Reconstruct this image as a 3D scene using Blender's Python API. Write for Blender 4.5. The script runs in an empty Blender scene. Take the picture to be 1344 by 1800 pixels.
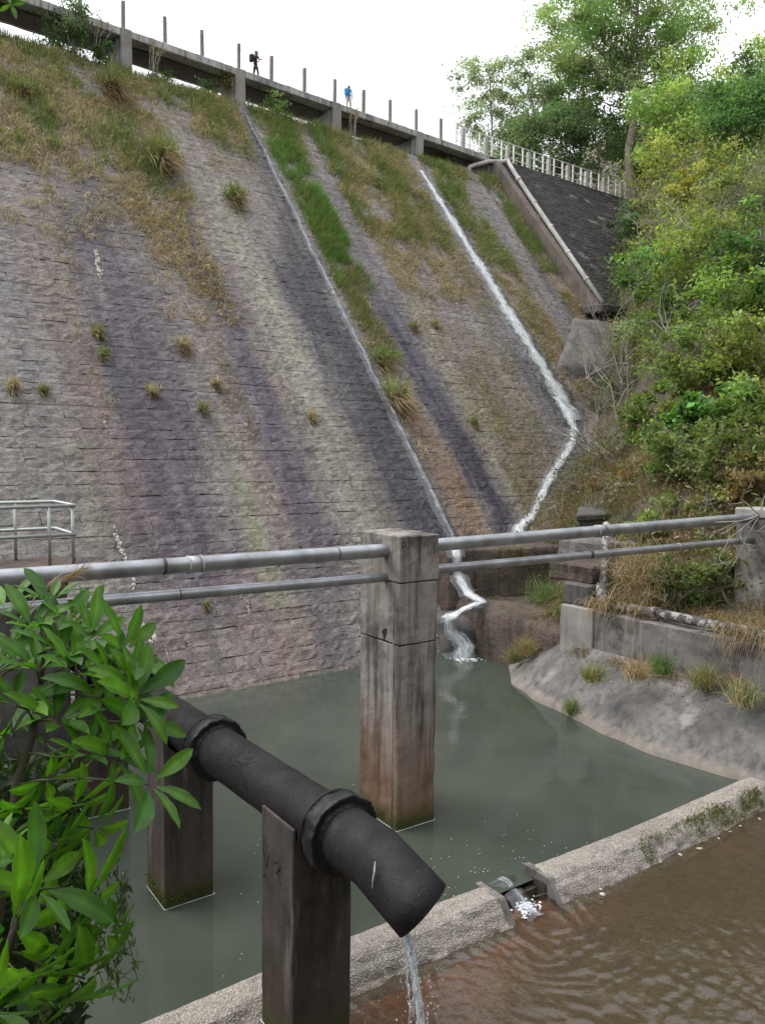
import bpy, bmesh, math, random
import numpy as np
from mathutils import Vector, Matrix, noise as mnoise

# ------------------------------------------------------------------ camera, sky, sun, exposure
scene = bpy.context.scene
COL = scene.collection
F, CX, CY = 1400.0, 672.0, 900.0                    # photograph's lens in its own pixels (1344 x 1800)
PITCH, ROLL = math.radians(4.3), math.radians(0.62)
CAM = np.array([0.0, 0.0, 7.0])                     # 7 m above the pool
_f = np.array([0, math.cos(PITCH), -math.sin(PITCH)])
_u0 = np.array([0, math.sin(PITCH), math.cos(PITCH)]); _r0 = np.array([1.0, 0, 0])
_r = math.cos(ROLL)*_r0 + math.sin(ROLL)*_u0
_u = -math.sin(ROLL)*_r0 + math.cos(ROLL)*_u0
cd = bpy.data.cameras.new('camera'); cam = bpy.data.objects.new('camera', cd); COL.objects.link(cam)
cd.sensor_fit = 'VERTICAL'; cd.sensor_height = 36.0; cd.sensor_width = 36.0; cd.lens = F/1800*36.0
cd.clip_start = 0.05; cd.clip_end = 3000
cam.matrix_world = Matrix(((_r[0], _u[0], -_f[0], CAM[0]), (_r[1], _u[1], -_f[1], CAM[1]), (_r[2], _u[2], -_f[2], CAM[2]), (0, 0, 0, 1)))
scene.camera = cam

SUN_AZ, SUN_EL = math.radians(-82), math.radians(54)   # azimuth from +Y (into the picture), clockwise
world = bpy.data.worlds.new('World'); scene.world = world; world.use_nodes = True
wn = world.node_tree; wn.nodes.clear()
wo = wn.nodes.new('ShaderNodeOutputWorld'); wb = wn.nodes.new('ShaderNodeBackground')
sky = wn.nodes.new('ShaderNodeTexSky'); sky.sky_type = 'NISHITA'; sky.sun_disc = False
sky.sun_elevation = SUN_EL; sky.sun_rotation = SUN_AZ
sky.dust_density = 3.0
# a bright layer of cloud over the blue sky, thin in a few places
tc = wn.nodes.new('ShaderNodeTexCoord'); cn = wn.nodes.new('ShaderNodeTexNoise')
cn.inputs['Scale'].default_value = 2.2; cn.inputs['Detail'].default_value = 7; cn.inputs['Roughness'].default_value = 0.55
cr = wn.nodes.new('ShaderNodeMapRange'); cr.inputs['From Min'].default_value = 0.32; cr.inputs['From Max'].default_value = 0.52
cr.inputs['To Min'].default_value = 0.72; cr.inputs['To Max'].default_value = 0.97
cm = wn.nodes.new('ShaderNodeMix'); cm.data_type = 'RGBA'; cm.inputs['B'].default_value = (9.0, 9.25, 9.7, 1)
wn.links.new(tc.outputs['Generated'], cn.inputs['Vector']); wn.links.new(cn.outputs['Fac'], cr.inputs['Value'])
wn.links.new(cr.outputs['Result'], cm.inputs['Factor']); wn.links.new(sky.outputs['Color'], cm.inputs['A'])
wn.links.new(cm.outputs['Result'], wb.inputs['Color']); wb.inputs['Strength'].default_value = 0.1
wn.links.new(wb.outputs['Background'], wo.inputs['Surface'])
sl = bpy.data.lights.new('sun', 'SUN'); sl.energy = 1.5; sl.angle = math.radians(40); sl.color = (1.0, 0.96, 0.9)
sun = bpy.data.objects.new('sun', sl); COL.objects.link(sun)
_sd = Vector((math.sin(SUN_AZ)*math.cos(SUN_EL), math.cos(SUN_AZ)*math.cos(SUN_EL), math.sin(SUN_EL)))
sun.rotation_euler = _sd.to_track_quat('Z', 'Y').to_euler(); sun.location = (-20, 10, 40)
vs = scene.view_settings
vs.view_transform = 'Standard'; vs.look = 'None'; vs.exposure = 0.92; vs.gamma = 1.0; vs.use_curve_mapping = False
cy = scene.cycles; cy.max_bounces = 7; cy.diffuse_bounces = 3; cy.glossy_bounces = 3; cy.transmission_bounces = 4; cy.transparent_max_bounces = 10; cy.caustics_reflective = False; cy.caustics_refractive = False

# ------------------------------------------------------------------ frames and helpers
rng = np.random.default_rng(11); random.seed(5)
def ray(px, py): return _r*(px-CX)/F - _u*(py-CY)/F + _f
def onz(px, py, z=0.0):
    r = ray(px, py); return CAM + r*(z-CAM[2])/r[2]
def aty(px, py, Y):
    r = ray(px, py); return CAM + r*Y/r[1]
def onplane(px, py, p, n):
    r = ray(px, py); return CAM + r*(((p-CAM)@n)/(r@n))
AZ = math.radians(53.5)                              # the dam runs away to the right
d1 = np.array([math.sin(AZ), math.cos(AZ), 0.0]); nd = np.array([-math.cos(AZ), math.sin(AZ), 0.0])
P0 = np.array([-3.26, 23.73, 0.0]); TH = math.radians(51.0); TT = math.tan(TH)
sd = nd*math.cos(TH) + np.array([0, 0, math.sin(TH)])      # up the face
fn = -(nd*math.sin(TH)) + np.array([0, 0, math.cos(TH)])   # out of the face
def W(u, w, z): return P0 + u*d1 - w*nd + np.array([0, 0, z])     # u along the dam, w towards the camera side
def WV(u, w, z):
    u = np.asarray(u, float); w = np.asarray(w, float); z = np.asarray(z, float)
    return P0 + u[..., None]*d1 - w[..., None]*nd + z[..., None]*np.array([0, 0, 1.0])
def FV(u, v, h=0.0):
    u = np.asarray(u, float); v = np.asarray(v, float); h = np.asarray(h, float) + 0*u
    return P0 + u[..., None]*d1 + v[..., None]*sd + h[..., None]*fn
def face_uv(px, py):
    P = onplane(px, py, P0, fn); return (P-P0)@d1, (P-P0)@sd
def dam_uwz(P): q = np.asarray(P)-P0; return q@d1, -(q@nd), q[2]

_tab = np.random.default_rng(3).random((256, 256))
def vnoise(x, y, s=0):
    x = np.asarray(x, float)+s*17.31; y = np.asarray(y, float)+s*9.77
    xi = np.floor(x).astype(int); yi = np.floor(y).astype(int); fx = x-xi; fy = y-yi
    fx = fx*fx*(3-2*fx); fy = fy*fy*(3-2*fy)
    g = lambda a, b: _tab[(xi+a) & 255, (yi+b) & 255]
    return (g(0, 0)*(1-fx)+g(1, 0)*fx)*(1-fy)+(g(0, 1)*(1-fx)+g(1, 1)*fx)*fy
def fnoise(x, y, s=0, o=4):
    a = 0; k = 1.0; t = 0
    for i in range(o): a = a + vnoise(x*2**i, y*2**i, s+i*3)*k; t += k; k *= 0.5
    return a/t
def sstep(a, b, x):
    t = np.clip((np.asarray(x, float)-a)/(b-a), 0, 1); return t*t*(3-2*t)

def tag(o, label=None, cat=None, group=None, kind=None):
    if label: o['label'] = label
    if cat: o['category'] = cat
    if group: o['group'] = group
    if kind: o['kind'] = kind
    return o
def empty(name, loc=(0, 0, 0), label=None, cat=None, group=None):
    o = bpy.data.objects.new(name, None); COL.objects.link(o); o.location = Vector(loc); o.empty_display_size = 0.2
    return tag(o, label, cat, group)
def link(name, me, mat, parent=None):
    o = bpy.data.objects.new(name, me); COL.objects.link(o)
    if mat is not None and not me.materials: me.materials.append(mat)
    if parent is not None:
        o.parent = parent; o.matrix_parent_inverse = Matrix.Translation(-parent_loc(parent))
    return o
def parent_loc(p): return p.location.copy()
def big_mesh(name, V, Fc, mat, parent=None, smooth=False, col=None, uv=None):
    """V (n,3); Fc (m,k) one face size, or a list of such arrays"""
    V = np.ascontiguousarray(V, dtype=np.float32)
    fl = Fc if isinstance(Fc, list) else [Fc]
    fl = [np.asarray(f, np.int32) for f in fl if len(f)]
    me = bpy.data.meshes.new(name); me.vertices.add(len(V)); me.vertices.foreach_set('co', V.ravel())
    idx = np.concatenate([f.ravel() for f in fl]); tot = np.concatenate([np.full(len(f), f.shape[1], np.int32) for f in fl])
    st = np.concatenate([[0], np.cumsum(tot)[:-1]]).astype(np.int32)
    me.loops.add(len(idx)); me.loops.foreach_set('vertex_index', idx)
    me.polygons.add(len(tot)); me.polygons.foreach_set('loop_start', st)
    me.polygons.foreach_set('use_smooth', np.full(len(tot), smooth))
    if col is not None:
        a = me.color_attributes.new('Col', 'FLOAT_COLOR', 'POINT')
        c = np.ones((len(V), 4), np.float32); c[:, :3] = col; a.data.foreach_set('color', c.ravel())
    if uv is not None:
        ul = me.uv_layers.new(name='UVMap'); ul.data.foreach_set('uv', np.asarray(uv, np.float32)[idx].ravel())
    me.update(calc_edges=True); me.validate()
    return link(name, me, mat, parent)

class MB:
    """collects polygons for ONE mesh"""
    def __init__(s): s.v = []; s.f = []
    def add(s, vs, fs):
        b = len(s.v); s.v += [tuple(map(float, p)) for p in vs]; s.f += [tuple(b+i for i in f) for f in fs]
    def box(s, c, ax, half):
        c = np.asarray(c, float); ax = [np.asarray(a, float) for a in ax]
        vs = [c+sx*half[0]*ax[0]+sy*half[1]*ax[1]+sz*half[2]*ax[2] for sz in (-1, 1) for sy in (-1, 1) for sx in (-1, 1)]
        s.add(vs, [(0, 2, 3, 1), (4, 5, 7, 6), (0, 1, 5, 4), (2, 6, 7, 3), (0, 4, 6, 2), (1, 3, 7, 5)])
    def tube(s, pts, rad, seg=8, caps=True):
        pts = [np.asarray(p, float) for p in pts]; n = len(pts)
        rad = [rad]*n if np.isscalar(rad) else list(rad)
        ref = None; rings = []
        for i in range(n):
            t = pts[min(i+1, n-1)]-pts[max(i-1, 0)]; t = t/(np.linalg.norm(t)+1e-9)
            if ref is None:
                h = np.array([0, 0, 1.0]) if abs(t[2]) < 0.9 else np.array([1.0, 0, 0]); ref = np.cross(t, h)
            ref = ref-(ref@t)*t; ref = ref/(np.linalg.norm(ref)+1e-9); b = np.cross(t, ref)
            rings.append([pts[i]+rad[i]*(math.cos(a)*ref+math.sin(a)*b) for a in np.linspace(0, 2*math.pi, seg, endpoint=False)])
        vs = [p for r in rings for p in r]; fs = []
        for i in range(n-1):
            for k in range(seg):
                a = i*seg+k; b2 = i*seg+(k+1) % seg; fs.append((a, b2, b2+seg, a+seg))
        if caps: fs.append(tuple(range(seg-1, -1, -1))); fs.append(tuple(range((n-1)*seg, n*seg)))
        s.add(vs, fs)
    def build(s, name, mat, parent=None, smooth=False):
        me = bpy.data.meshes.new(name); me.from_pydata(s.v, [], s.f); me.update()
        if smooth: me.polygons.foreach_set('use_smooth', [True]*len(me.polygons))
        return link(name, me, mat, parent)

def rough_block(name, corners, mat, parent=None, bev=0.02, cut=0.22, amp=0.008, seed=0, smooth=False):
    """solid from 8 corners (bottom ring of 4, top ring of 4), bevelled, cut up and roughened"""
    bm = bmesh.new(); vs = [bm.verts.new(Vector(c)) for c in corners]
    for f in ((3, 2, 1, 0), (4, 5, 6, 7), (0, 1, 5, 4), (1, 2, 6, 5), (2, 3, 7, 6), (3, 0, 4, 7)): bm.faces.new([vs[i] for i in f])
    bmesh.ops.recalc_face_normals(bm, faces=bm.faces)
    if bev > 0: bmesh.ops.bevel(bm, geom=list(bm.edges), offset=bev, segments=1, affect='EDGES', profile=0.5)
    for it in range(6):
        es = [e for e in bm.edges if e.calc_length() > cut*1.6]
        if not es or len(bm.verts) > 9000: break
        bmesh.ops.subdivide_edges(bm, edges=es, cuts=1, use_grid_fill=True)
    bm.normal_update()
    for v in bm.verts:
        p = v.co*(1.1 if smooth else 2.3)+Vector((seed*7.1, 0, 0)); q = v.co*(3.4 if smooth else 9.0)+Vector((0, seed*3.3, 0))
        v.co += v.normal*(mnoise.noise(p)*amp*1.5+mnoise.noise(q)*amp*(0.6 if smooth else 1.0))
    if smooth: bmesh.ops.triangulate(bm, faces=bm.faces)
    me = bpy.data.meshes.new(name); bm.to_mesh(me); bm.free()
    if smooth: me.polygons.foreach_set('use_smooth', [True]*len(me.polygons))
    return link(name, me, mat, parent)
def framed(c, ax, ay, hx, hy, z0, z1):
    """8 corners of an upright box, plan centre c, plan axes ax ay"""
    c = np.asarray(c, float); o = []
    for z in (z0, z1):
        for sx, sy in ((-1, -1), (1, -1), (1, 1), (-1, 1)):
            p = c+sx*hx*ax+sy*hy*ay; o.append((p[0], p[1], z))
    return o
def uw_block(u0, u1, w0, w1, z0, z1): 
    return [tuple(W(u, w, z)) for z in (z0, z1) for u, w in ((u0, w0), (u1, w0), (u1, w1), (u0, w1))]

# ------------------------------------------------------------------ materials
def mk(name):
    m = bpy.data.materials.new(name); m.use_nodes = True; m.node_tree.nodes.clear(); return m, m.node_tree
def nd_(nt, t, ins=None, **props):
    n = nt.nodes.new(t)
    for k, v in props.items(): setattr(n, k, v)
    for k, v in (ins or {}).items():
        if isinstance(v, bpy.types.NodeSocket): nt.links.new(v, n.inputs[k])
        else: n.inputs[k].default_value = v
    return n
def c4(c): return (c[0], c[1], c[2], 1.0)
def pos(nt, sc=(1, 1, 1)):
    g = nd_(nt, 'ShaderNodeNewGeometry'); m = nd_(nt, 'ShaderNodeMapping', {'Vector': g.outputs['Position'], 'Scale': sc}); return m.outputs['Vector']
def noi(nt, vec, scale, detail=5, rough=0.55): return nd_(nt, 'ShaderNodeTexNoise', {'Vector': vec, 'Scale': scale, 'Detail': detail, 'Roughness': rough}).outputs['Fac']
def mr(nt, v, a, b, c=0.0, d=1.0): return nd_(nt, 'ShaderNodeMapRange', {'Value': v, 'From Min': a, 'From Max': b, 'To Min': c, 'To Max': d}).outputs['Result']
def mixc(nt, f, a, b, mode='MIX'):
    n = nt.nodes.new('ShaderNodeMix'); n.data_type = 'RGBA'; n.blend_type = mode
    for k, v in (('Factor', f), ('A', a), ('B', b)):
        if isinstance(v, bpy.types.NodeSocket): nt.links.new(v, n.inputs[k])
        elif k == 'Factor': n.inputs[k].default_value = v
        else: n.inputs[k].default_value = c4(v)
    return n.outputs['Result']
def mth(nt, op, a, b=0.0):
    n = nt.nodes.new('ShaderNodeMath'); n.operation = op
    for i, v in enumerate((a, b)):
        if isinstance(v, bpy.types.NodeSocket): nt.links.new(v, n.inputs[i])
        else: n.inputs[i].default_value = v
    return n.outputs[0]
def bmp(nt, h, st, dist=0.02, nrm=None):
    i = {'Height': h, 'Strength': st, 'Distance': dist}
    if nrm is not None: i['Normal'] = nrm
    return nd_(nt, 'ShaderNodeBump', i).outputs['Normal']
def out(nt, sh): nd_(nt, 'ShaderNodeOutputMaterial', {'Surface': sh})
def bsdf(nt, col, rough=0.85, nrm=None, metal=0.0, spec=0.4):
    i = {'Base Color': col if isinstance(col, bpy.types.NodeSocket) else c4(col), 'Roughness': rough, 'Metallic': metal, 'Specular IOR Level': spec}
    if nrm is not None: i['Normal'] = nrm
    return nd_(nt, 'ShaderNodeBsdfPrincipled', i).outputs['BSDF']

def concrete(name, c1, c2, dark=(0.05, 0.045, 0.045), streak=0.6, bump=0.5, rust=None, moss=None, pale=None, grit=0.0, lichen=0.0, rocky=0.0):
    m, nt = mk(name); p = pos(nt)
    base = mixc(nt, mr(nt, noi(nt, p, 1.3, 7, 0.62), 0.3, 0.7), c1, c2)
    st = mr(nt, noi(nt, pos(nt, (3.2, 3.2, 0.22)), 1.6, 5, 0.6), 0.47, 0.68)
    base = mixc(nt, mth(nt, 'MULTIPLY', st, streak), base, dark)
    bl = mr(nt, noi(nt, p, 0.75 if 'wall' not in name else 1.5, 8, 0.68), 0.50, 0.62)
    base = mixc(nt, mth(nt, 'MULTIPLY', bl, streak*0.75 if 'wall' not in name else 0.75), base, dark)
    if pale: base = mixc(nt, mth(nt, 'MULTIPLY', mr(nt, noi(nt, pos(nt, (0.5, 0.5, 0.5) if 'apron' in name else (2.2, 2.2, 0.3)), 2.1, 5, 0.6), 0.58, 0.7), 0.6), base, pale)
    sp = noi(nt, p, 34, 3, 0.6); base = mixc(nt, mr(nt, sp, 0.35, 0.7, 0.0, 0.35), base, dark)
    z = nd_(nt, 'ShaderNodeSeparateXYZ', {'Vector': p}).outputs['Z']
    zz = mth(nt, 'ADD', z, mr(nt, noi(nt, pos(nt, (2.5, 2.5, 0.6)), 2.0, 4, 0.6), 0, 1, -0.5, 0.5))
    if rust: base = mixc(nt, mth(nt, 'MULTIPLY', mr(nt, zz, rust[0], rust[1], 1.0, 0.0), rust[3]), base, rust[2])
    if moss:
        zm = mth(nt, 'ADD', z, mr(nt, noi(nt, p, 5.0, 5, 0.6), 0, 1, -0.14, 0.14))
        base = mixc(nt, mr(nt, zm, moss[0], moss[1], 0.95, 0.0), base, moss[2])
        base = mixc(nt, mr(nt, z, moss[0]-0.2, moss[0]-0.06, 0.9, 0.0), base, (0.018, 0.018, 0.014))
    if lichen: base = mixc(nt, mth(nt, 'MULTIPLY', mr(nt, noi(nt, p, 3.1, 6, 0.7), 0.56, 0.66), lichen), base, (0.10, 0.115, 0.05))
    nrm = bmp(nt, noi(nt, p, 7, 8, 0.65), bump, 0.02)
    if rocky: nrm = bmp(nt, noi(nt, pos(nt, (1, 1, 1.6)), 2.4, 9, 0.72), rocky, 0.22, nrm)
    if grit:
        vo = nd_(nt, 'ShaderNodeTexVoronoi', {'Vector': p, 'Scale': 30.0}); peb = mr(nt, vo.outputs['Distance'], 0.0, 0.55, 1.0, 0.0)
        base = mixc(nt, mr(nt, vo.outputs['Distance'], 0.25, 0.6, 0.0, 0.55), base, dark)
        bw = nd_(nt, 'ShaderNodeRGBToBW', {'Color': vo.outputs['Color']}).outputs['Val']; base = mixc(nt, 1.0, base, mixc(nt, bw, (0.7, 0.68, 0.66), (1.25, 1.23, 1.2)), 'MULTIPLY')
        nrm = bmp(nt, peb, grit, 0.02, nrm)
    nrm = bmp(nt, noi(nt, p, 60, 3, 0.6), bump*0.5, 0.004, nrm)
    out(nt, bsdf(nt, base, 0.9, nrm, spec=0.25)); return m

M = {}
M['concrete_pillar'] = concrete('concrete_pillar', (0.44, 0.40, 0.365), (0.24, 0.215, 0.20), (0.032, 0.029, 0.029), 0.9, 0.5, rust=(0.3, 2.5, (0.20, 0.105, 0.058), 0.8), moss=(0.10, 0.45, (0.055, 0.065, 0.02)), pale=(0.42, 0.40, 0.36))
M['concrete_pier'] = concrete('concrete_pier', (0.105, 0.088, 0.079), (0.050, 0.044, 0.041), (0.013, 0.0125, 0.013), 0.75, 0.6, rust=(0.1, 1.4, (0.085, 0.060, 0.042), 0.6), moss=(0.08, 0.42, (0.05, 0.058, 0.02)), pale=(0.24, 0.22, 0.2))
M['concrete_bridge'] = concrete('concrete_bridge', (0.40, 0.385, 0.36), (0.28, 0.27, 0.26), (0.06, 0.06, 0.06), 0.7, 0.5, pale=(0.48, 0.47, 0.45))
M['concrete_fascia'] = concrete('concrete_fascia', (0.60, 0.585, 0.56), (0.42, 0.41, 0.395), (0.09, 0.09, 0.09), 0.8, 0.7, pale=(0.72, 0.71, 0.69))
M['concrete_dark'] = concrete('concrete_dark', (0.17, 0.16, 0.15), (0.11, 0.10, 0.10), (0.035, 0.035, 0.035), 0.6, 0.6, lichen=0.3)
M['concrete_wall'] = concrete('concrete_wall', (0.30, 0.28, 0.265), (0.15, 0.138, 0.132), (0.05, 0.046, 0.046), 0.42, 0.8, pale=(0.42, 0.4, 0.38), lichen=0.25)
M['concrete_pale'] = concrete('concrete_pale', (0.40, 0.38, 0.36), (0.32, 0.30, 0.28), (0.10, 0.09, 0.085), 0.4, 0.5)
M['concrete_brown'] = concrete('concrete_brown', (0.20, 0.155, 0.13), (0.135, 0.105, 0.09), (0.05, 0.04, 0.035), 0.75, 1.0, lichen=0.8, rocky=0.9)
M['concrete_apron'] = concrete('concrete_apron', (0.235, 0.225, 0.215), (0.12, 0.115, 0.113), (0.055, 0.053, 0.053), 0.6, 0.4, rust=(-0.05, 0.36, (0.30, 0.262, 0.215), 0.75), pale=(0.42, 0.41, 0.395))
M['concrete_weir'] = concrete('concrete_weir', (0.66, 0.62, 0.565), (0.52, 0.475, 0.43), (0.11, 0.095, 0.085), 0.25, 0.6, rust=(-0.55, -0.02, (0.16, 0.10, 0.07), 0.7), grit=1.0)
M['rock_grey'] = concrete('rock_grey', (0.29, 0.27, 0.255), (0.19, 0.175, 0.165), (0.06, 0.055, 0.05), 0.5, 0.8, lichen=0.3, rocky=0.8)
M['concrete_strip'] = concrete('concrete_strip', (0.24, 0.20, 0.175), (0.17, 0.135, 0.115), (0.07, 0.06, 0.055), 0.5, 0.4)

def stone_mat(name, bump=1.0, fine=9.0):
    m, nt = mk(name); p = pos(nt)
    a = nd_(nt, 'ShaderNodeAttribute', attribute_name='Col').outputs['Color']
    n1 = noi(nt, p, 2.6, 8, 0.65); base = mixc(nt, 1.0, a, mixc(nt, mr(nt, n1, 0.28, 0.72), (0.62, 0.60, 0.60), (1.35, 1.33, 1.30)), 'MULTIPLY')
    n3 = noi(nt, pos(nt, (1, 1, 1.5)), 8.5, 4, 0.7); base = mixc(nt, 1.0, base, mixc(nt, mr(nt, n3, 0.32, 0.68), (0.68, 0.67, 0.68), (1.28, 1.27, 1.25)), 'MULTIPLY')
    n2 = noi(nt, p, 24, 4, 0.65); base = mixc(nt, 1.0, base, mixc(nt, mr(nt, n2, 0.3, 0.7), (0.66, 0.66, 0.68), (1.3, 1.28, 1.24)), 'MULTIPLY')
    g_ = nd_(nt, 'ShaderNodeNewGeometry'); rt = nd_(nt, 'ShaderNodeMapping', {'Vector': g_.outputs['Position'], 'Rotation': (0, 0, -(math.pi/2-AZ))})
    sc_ = nd_(nt, 'ShaderNodeMapping', {'Vector': rt.outputs['Vector'], 'Scale': (0.55, 1.5, 1.5)}).outputs['Vector']
    nrm = bmp(nt, noi(nt, sc_, 4.6, 8, 0.74), bump, 0.10)
    ch = nd_(nt, 'ShaderNodeMapping', {'Vector': rt.outputs['Vector'], 'Scale': (0.5, 1.7, 1.7)}).outputs['Vector']
    chip_shade = mr(nt, noi(nt, ch, 7.5, 6, 0.7), 0.54, 0.68); base = mixc(nt, mth(nt, 'MULTIPLY', chip_shade, 0.4), base, (0.045, 0.042, 0.042))  # dark dashes painted in as the fine shade of a rough face
    chip_lit = mr(nt, noi(nt, ch, 11.0, 5, 0.7), 0.60, 0.72); base = mixc(nt, mth(nt, 'MULTIPLY', chip_lit, 0.18), base, (0.46, 0.43, 0.40))  # pale flecks painted in as lit edges of the rough face
    nrm = bmp(nt, noi(nt, p, 19, 6, 0.75), bump*0.9, 0.03, nrm)
    out(nt, bsdf(nt, base, 0.8, nrm, spec=0.35)); return m
M['stone'] = stone_mat('dam_stone'); M['stone_wing'] = stone_mat('wing_stone', 0.8)
def plain(name, col, var=0.25, rough=0.8, sc=6.0, bump=0.3, metal=0.0, dist=0.01, spec=0.4):
    m, nt = mk(name); p = pos(nt); n = noi(nt, p, sc, 6, 0.6)
    lo = tuple(x*(1-var) for x in col); hi = tuple(x*(1+var) for x in col)
    out(nt, bsdf(nt, mixc(nt, mr(nt, n, 0.3, 0.7), lo, hi), rough, bmp(nt, noi(nt, p, sc*4, 5, 0.6), bump, dist), metal, spec)); return m
M['mortar'] = plain('mortar', (0.15, 0.135, 0.125), 0.4, 0.95, 3.0, 0.8)
M['bark'] = plain('bark', (0.30, 0.25, 0.21), 0.45, 0.9, 3.0, 0.8)
M['bark_dark'] = plain('bark_dark', (0.075, 0.062, 0.05), 0.4, 0.9, 4.0, 0.6)
M['twig'] = plain('twig', (0.30, 0.27, 0.24), 0.4, 0.9, 5.0, 0.4)
M['green_stem'] = plain('green_stem', (0.06, 0.07, 0.03), 0.4, 0.7, 12.0, 0.2)
M['earth'] = plain('earth', (0.115, 0.098, 0.07), 0.5, 1.0, 1.2, 1.0, dist=0.08)
M['bed'] = plain('bed', (0.10, 0.072, 0.042), 0.35, 0.9, 2.0, 0.5)
M['galvanised'] = plain('galvanised', (0.36, 0.37, 0.39), 0.35, 0.46, 2.2, 0.1, 0.75)
M['rail_paint'] = plain('rail_paint', (0.42, 0.44, 0.44), 0.15, 0.5, 6.0, 0.1, 0.4)
M['white_paint'] = plain('white_paint', (0.72, 0.71, 0.68), 0.15, 0.6, 4.0, 0.2)
M['white_old'] = concrete('white_old', (0.62, 0.60, 0.57), (0.48, 0.46, 0.43), (0.16, 0.15, 0.14), 0.4, 0.3)
M['post_stone'] = concrete('post_stone', (0.34, 0.30, 0.26), (0.26, 0.23, 0.2), (0.12, 0.11, 0.1), 0.4, 0.4)
M['lime'] = plain('lime', (0.55, 0.51, 0.46), 0.25, 0.9, 9.0, 0.8, dist=0.02)
M['rubber'] = plain('rubber', (0.011, 0.0105, 0.012), 0.4, 0.5, 8.0, 0.5, dist=0.02)
M['wire'] = plain('wire', (0.35, 0.35, 0.35), 0.1, 0.5, 5, 0.0, 0.5)
M['plate'] = plain('plate', (0.10, 0.085, 0.07), 0.45, 0.6, 9.0, 0.4, 0.5)
M['scratch'] = plain('scratch', (0.03, 0.027, 0.026), 0.2, 0.9)
M['crack'] = plain('crack', (0.02, 0.018, 0.018), 0.2, 1.0)
def pipe_mat():
    m, nt = mk('bitumen'); p = pos(nt)
    base = mixc(nt, mr(nt, noi(nt, p, 2.2, 7, 0.65), 0.3, 0.72), (0.009, 0.008, 0.009), (0.024, 0.021, 0.0235))
    base = mixc(nt, mr(nt, noi(nt, p, 5.5, 6, 0.7), 0.60, 0.72, 0, 0.4), base, (0.055, 0.046, 0.04))
    base = mixc(nt, mr(nt, noi(nt, p, 60, 2, 0.5), 0.70, 0.76, 0, 0.6), base, (0.25, 0.24, 0.22))
    v = nd_(nt, 'ShaderNodeTexVoronoi', {'Vector': mixc(nt, 0.35, p, nd_(nt, 'ShaderNodeTexNoise', {'Vector': p, 'Scale': 4.0, 'Detail': 6.0}).outputs['Color']), 'Scale': 17.0}, feature='DISTANCE_TO_EDGE')
    crk = mr(nt, v.outputs['Distance'], 0.0, 0.06)
    msk = mr(nt, noi(nt, p, 1.3, 3, 0.5), 0.42, 0.56)
    crk = mth(nt, 'MAXIMUM', crk, mth(nt, 'SUBTRACT', 1.0, msk))
    gy = nd_(nt, 'ShaderNodeSeparateXYZ', {'Vector': p}).outputs['Y']; crk = mth(nt, 'MAXIMUM', crk, mr(nt, gy, 8.3, 8.9, 1.0, 0.0))
    base = mixc(nt, crk, (0.012, 0.011, 0.012), base)
    nrm = bmp(nt, crk, 0.8, 0.014); nrm = bmp(nt, noi(nt, p, 6, 8, 0.7), 0.6, 0.03, nrm); nrm = bmp(nt, noi(nt, p, 40, 4, 0.65), 0.4, 0.006, nrm)
    out(nt, bsdf(nt, base, mr(nt, noi(nt, p, 3.5, 5, 0.6), 0.3, 0.7, 0.5, 0.8), nrm, spec=0.24)); return m
M['bitumen'] = pipe_mat()
def flake_pipe():
    m, nt = mk('flaking_paint'); p = pos(nt)
    k = mr(nt, noi(nt, p, 4.2, 6, 0.65), 0.42, 0.50)
    base = mixc(nt, k, (0.36, 0.345, 0.335), (0.045, 0.042, 0.042))
    base = mixc(nt, mr(nt, noi(nt, p, 14, 5, 0.6), 0.4, 0.75, 0, 0.5), base, (0.22, 0.2, 0.18))
    out(nt, bsdf(nt, base, 0.7, bmp(nt, noi(nt, p, 9, 6, 0.6), 0.4, 0.01))); return m
M['flaking'] = flake_pipe()
def leaf_mat(name, tr=0.35, rough=0.45, spec=0.4, veins=False):
    m, nt = mk(name)
    a = nd_(nt, 'ShaderNodeAttribute', attribute_name='Col').outputs['Color']
    p = pos(nt); base = mixc(nt, 1.0, a, mixc(nt, mr(nt, noi(nt, p, 3.0, 4, 0.6), 0.3, 0.7), (0.72, 0.72, 0.72), (1.25, 1.22, 1.15)), 'MULTIPLY')
    b = bsdf(nt, base, rough, None, 0.0, spec)
    t = nd_(nt, 'ShaderNodeBsdfTranslucent', {'Color': mixc(nt, 1.0, base, (1.25, 1.35, 0.6), 'MULTIPLY')}).outputs['BSDF']
    out(nt, nd_(nt, 'ShaderNodeMixShader', {'Fac': tr, 1: b, 2: t}).outputs['Shader']); return m
M['leaf'] = leaf_mat('tree_leaf', 0.48, 0.5, 0.35)
M['grass'] = leaf_mat('grass_blade', 0.3, 0.75, 0.15)
M['litter'] = leaf_mat('litter', 0.05, 0.9, 0.1)
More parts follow.
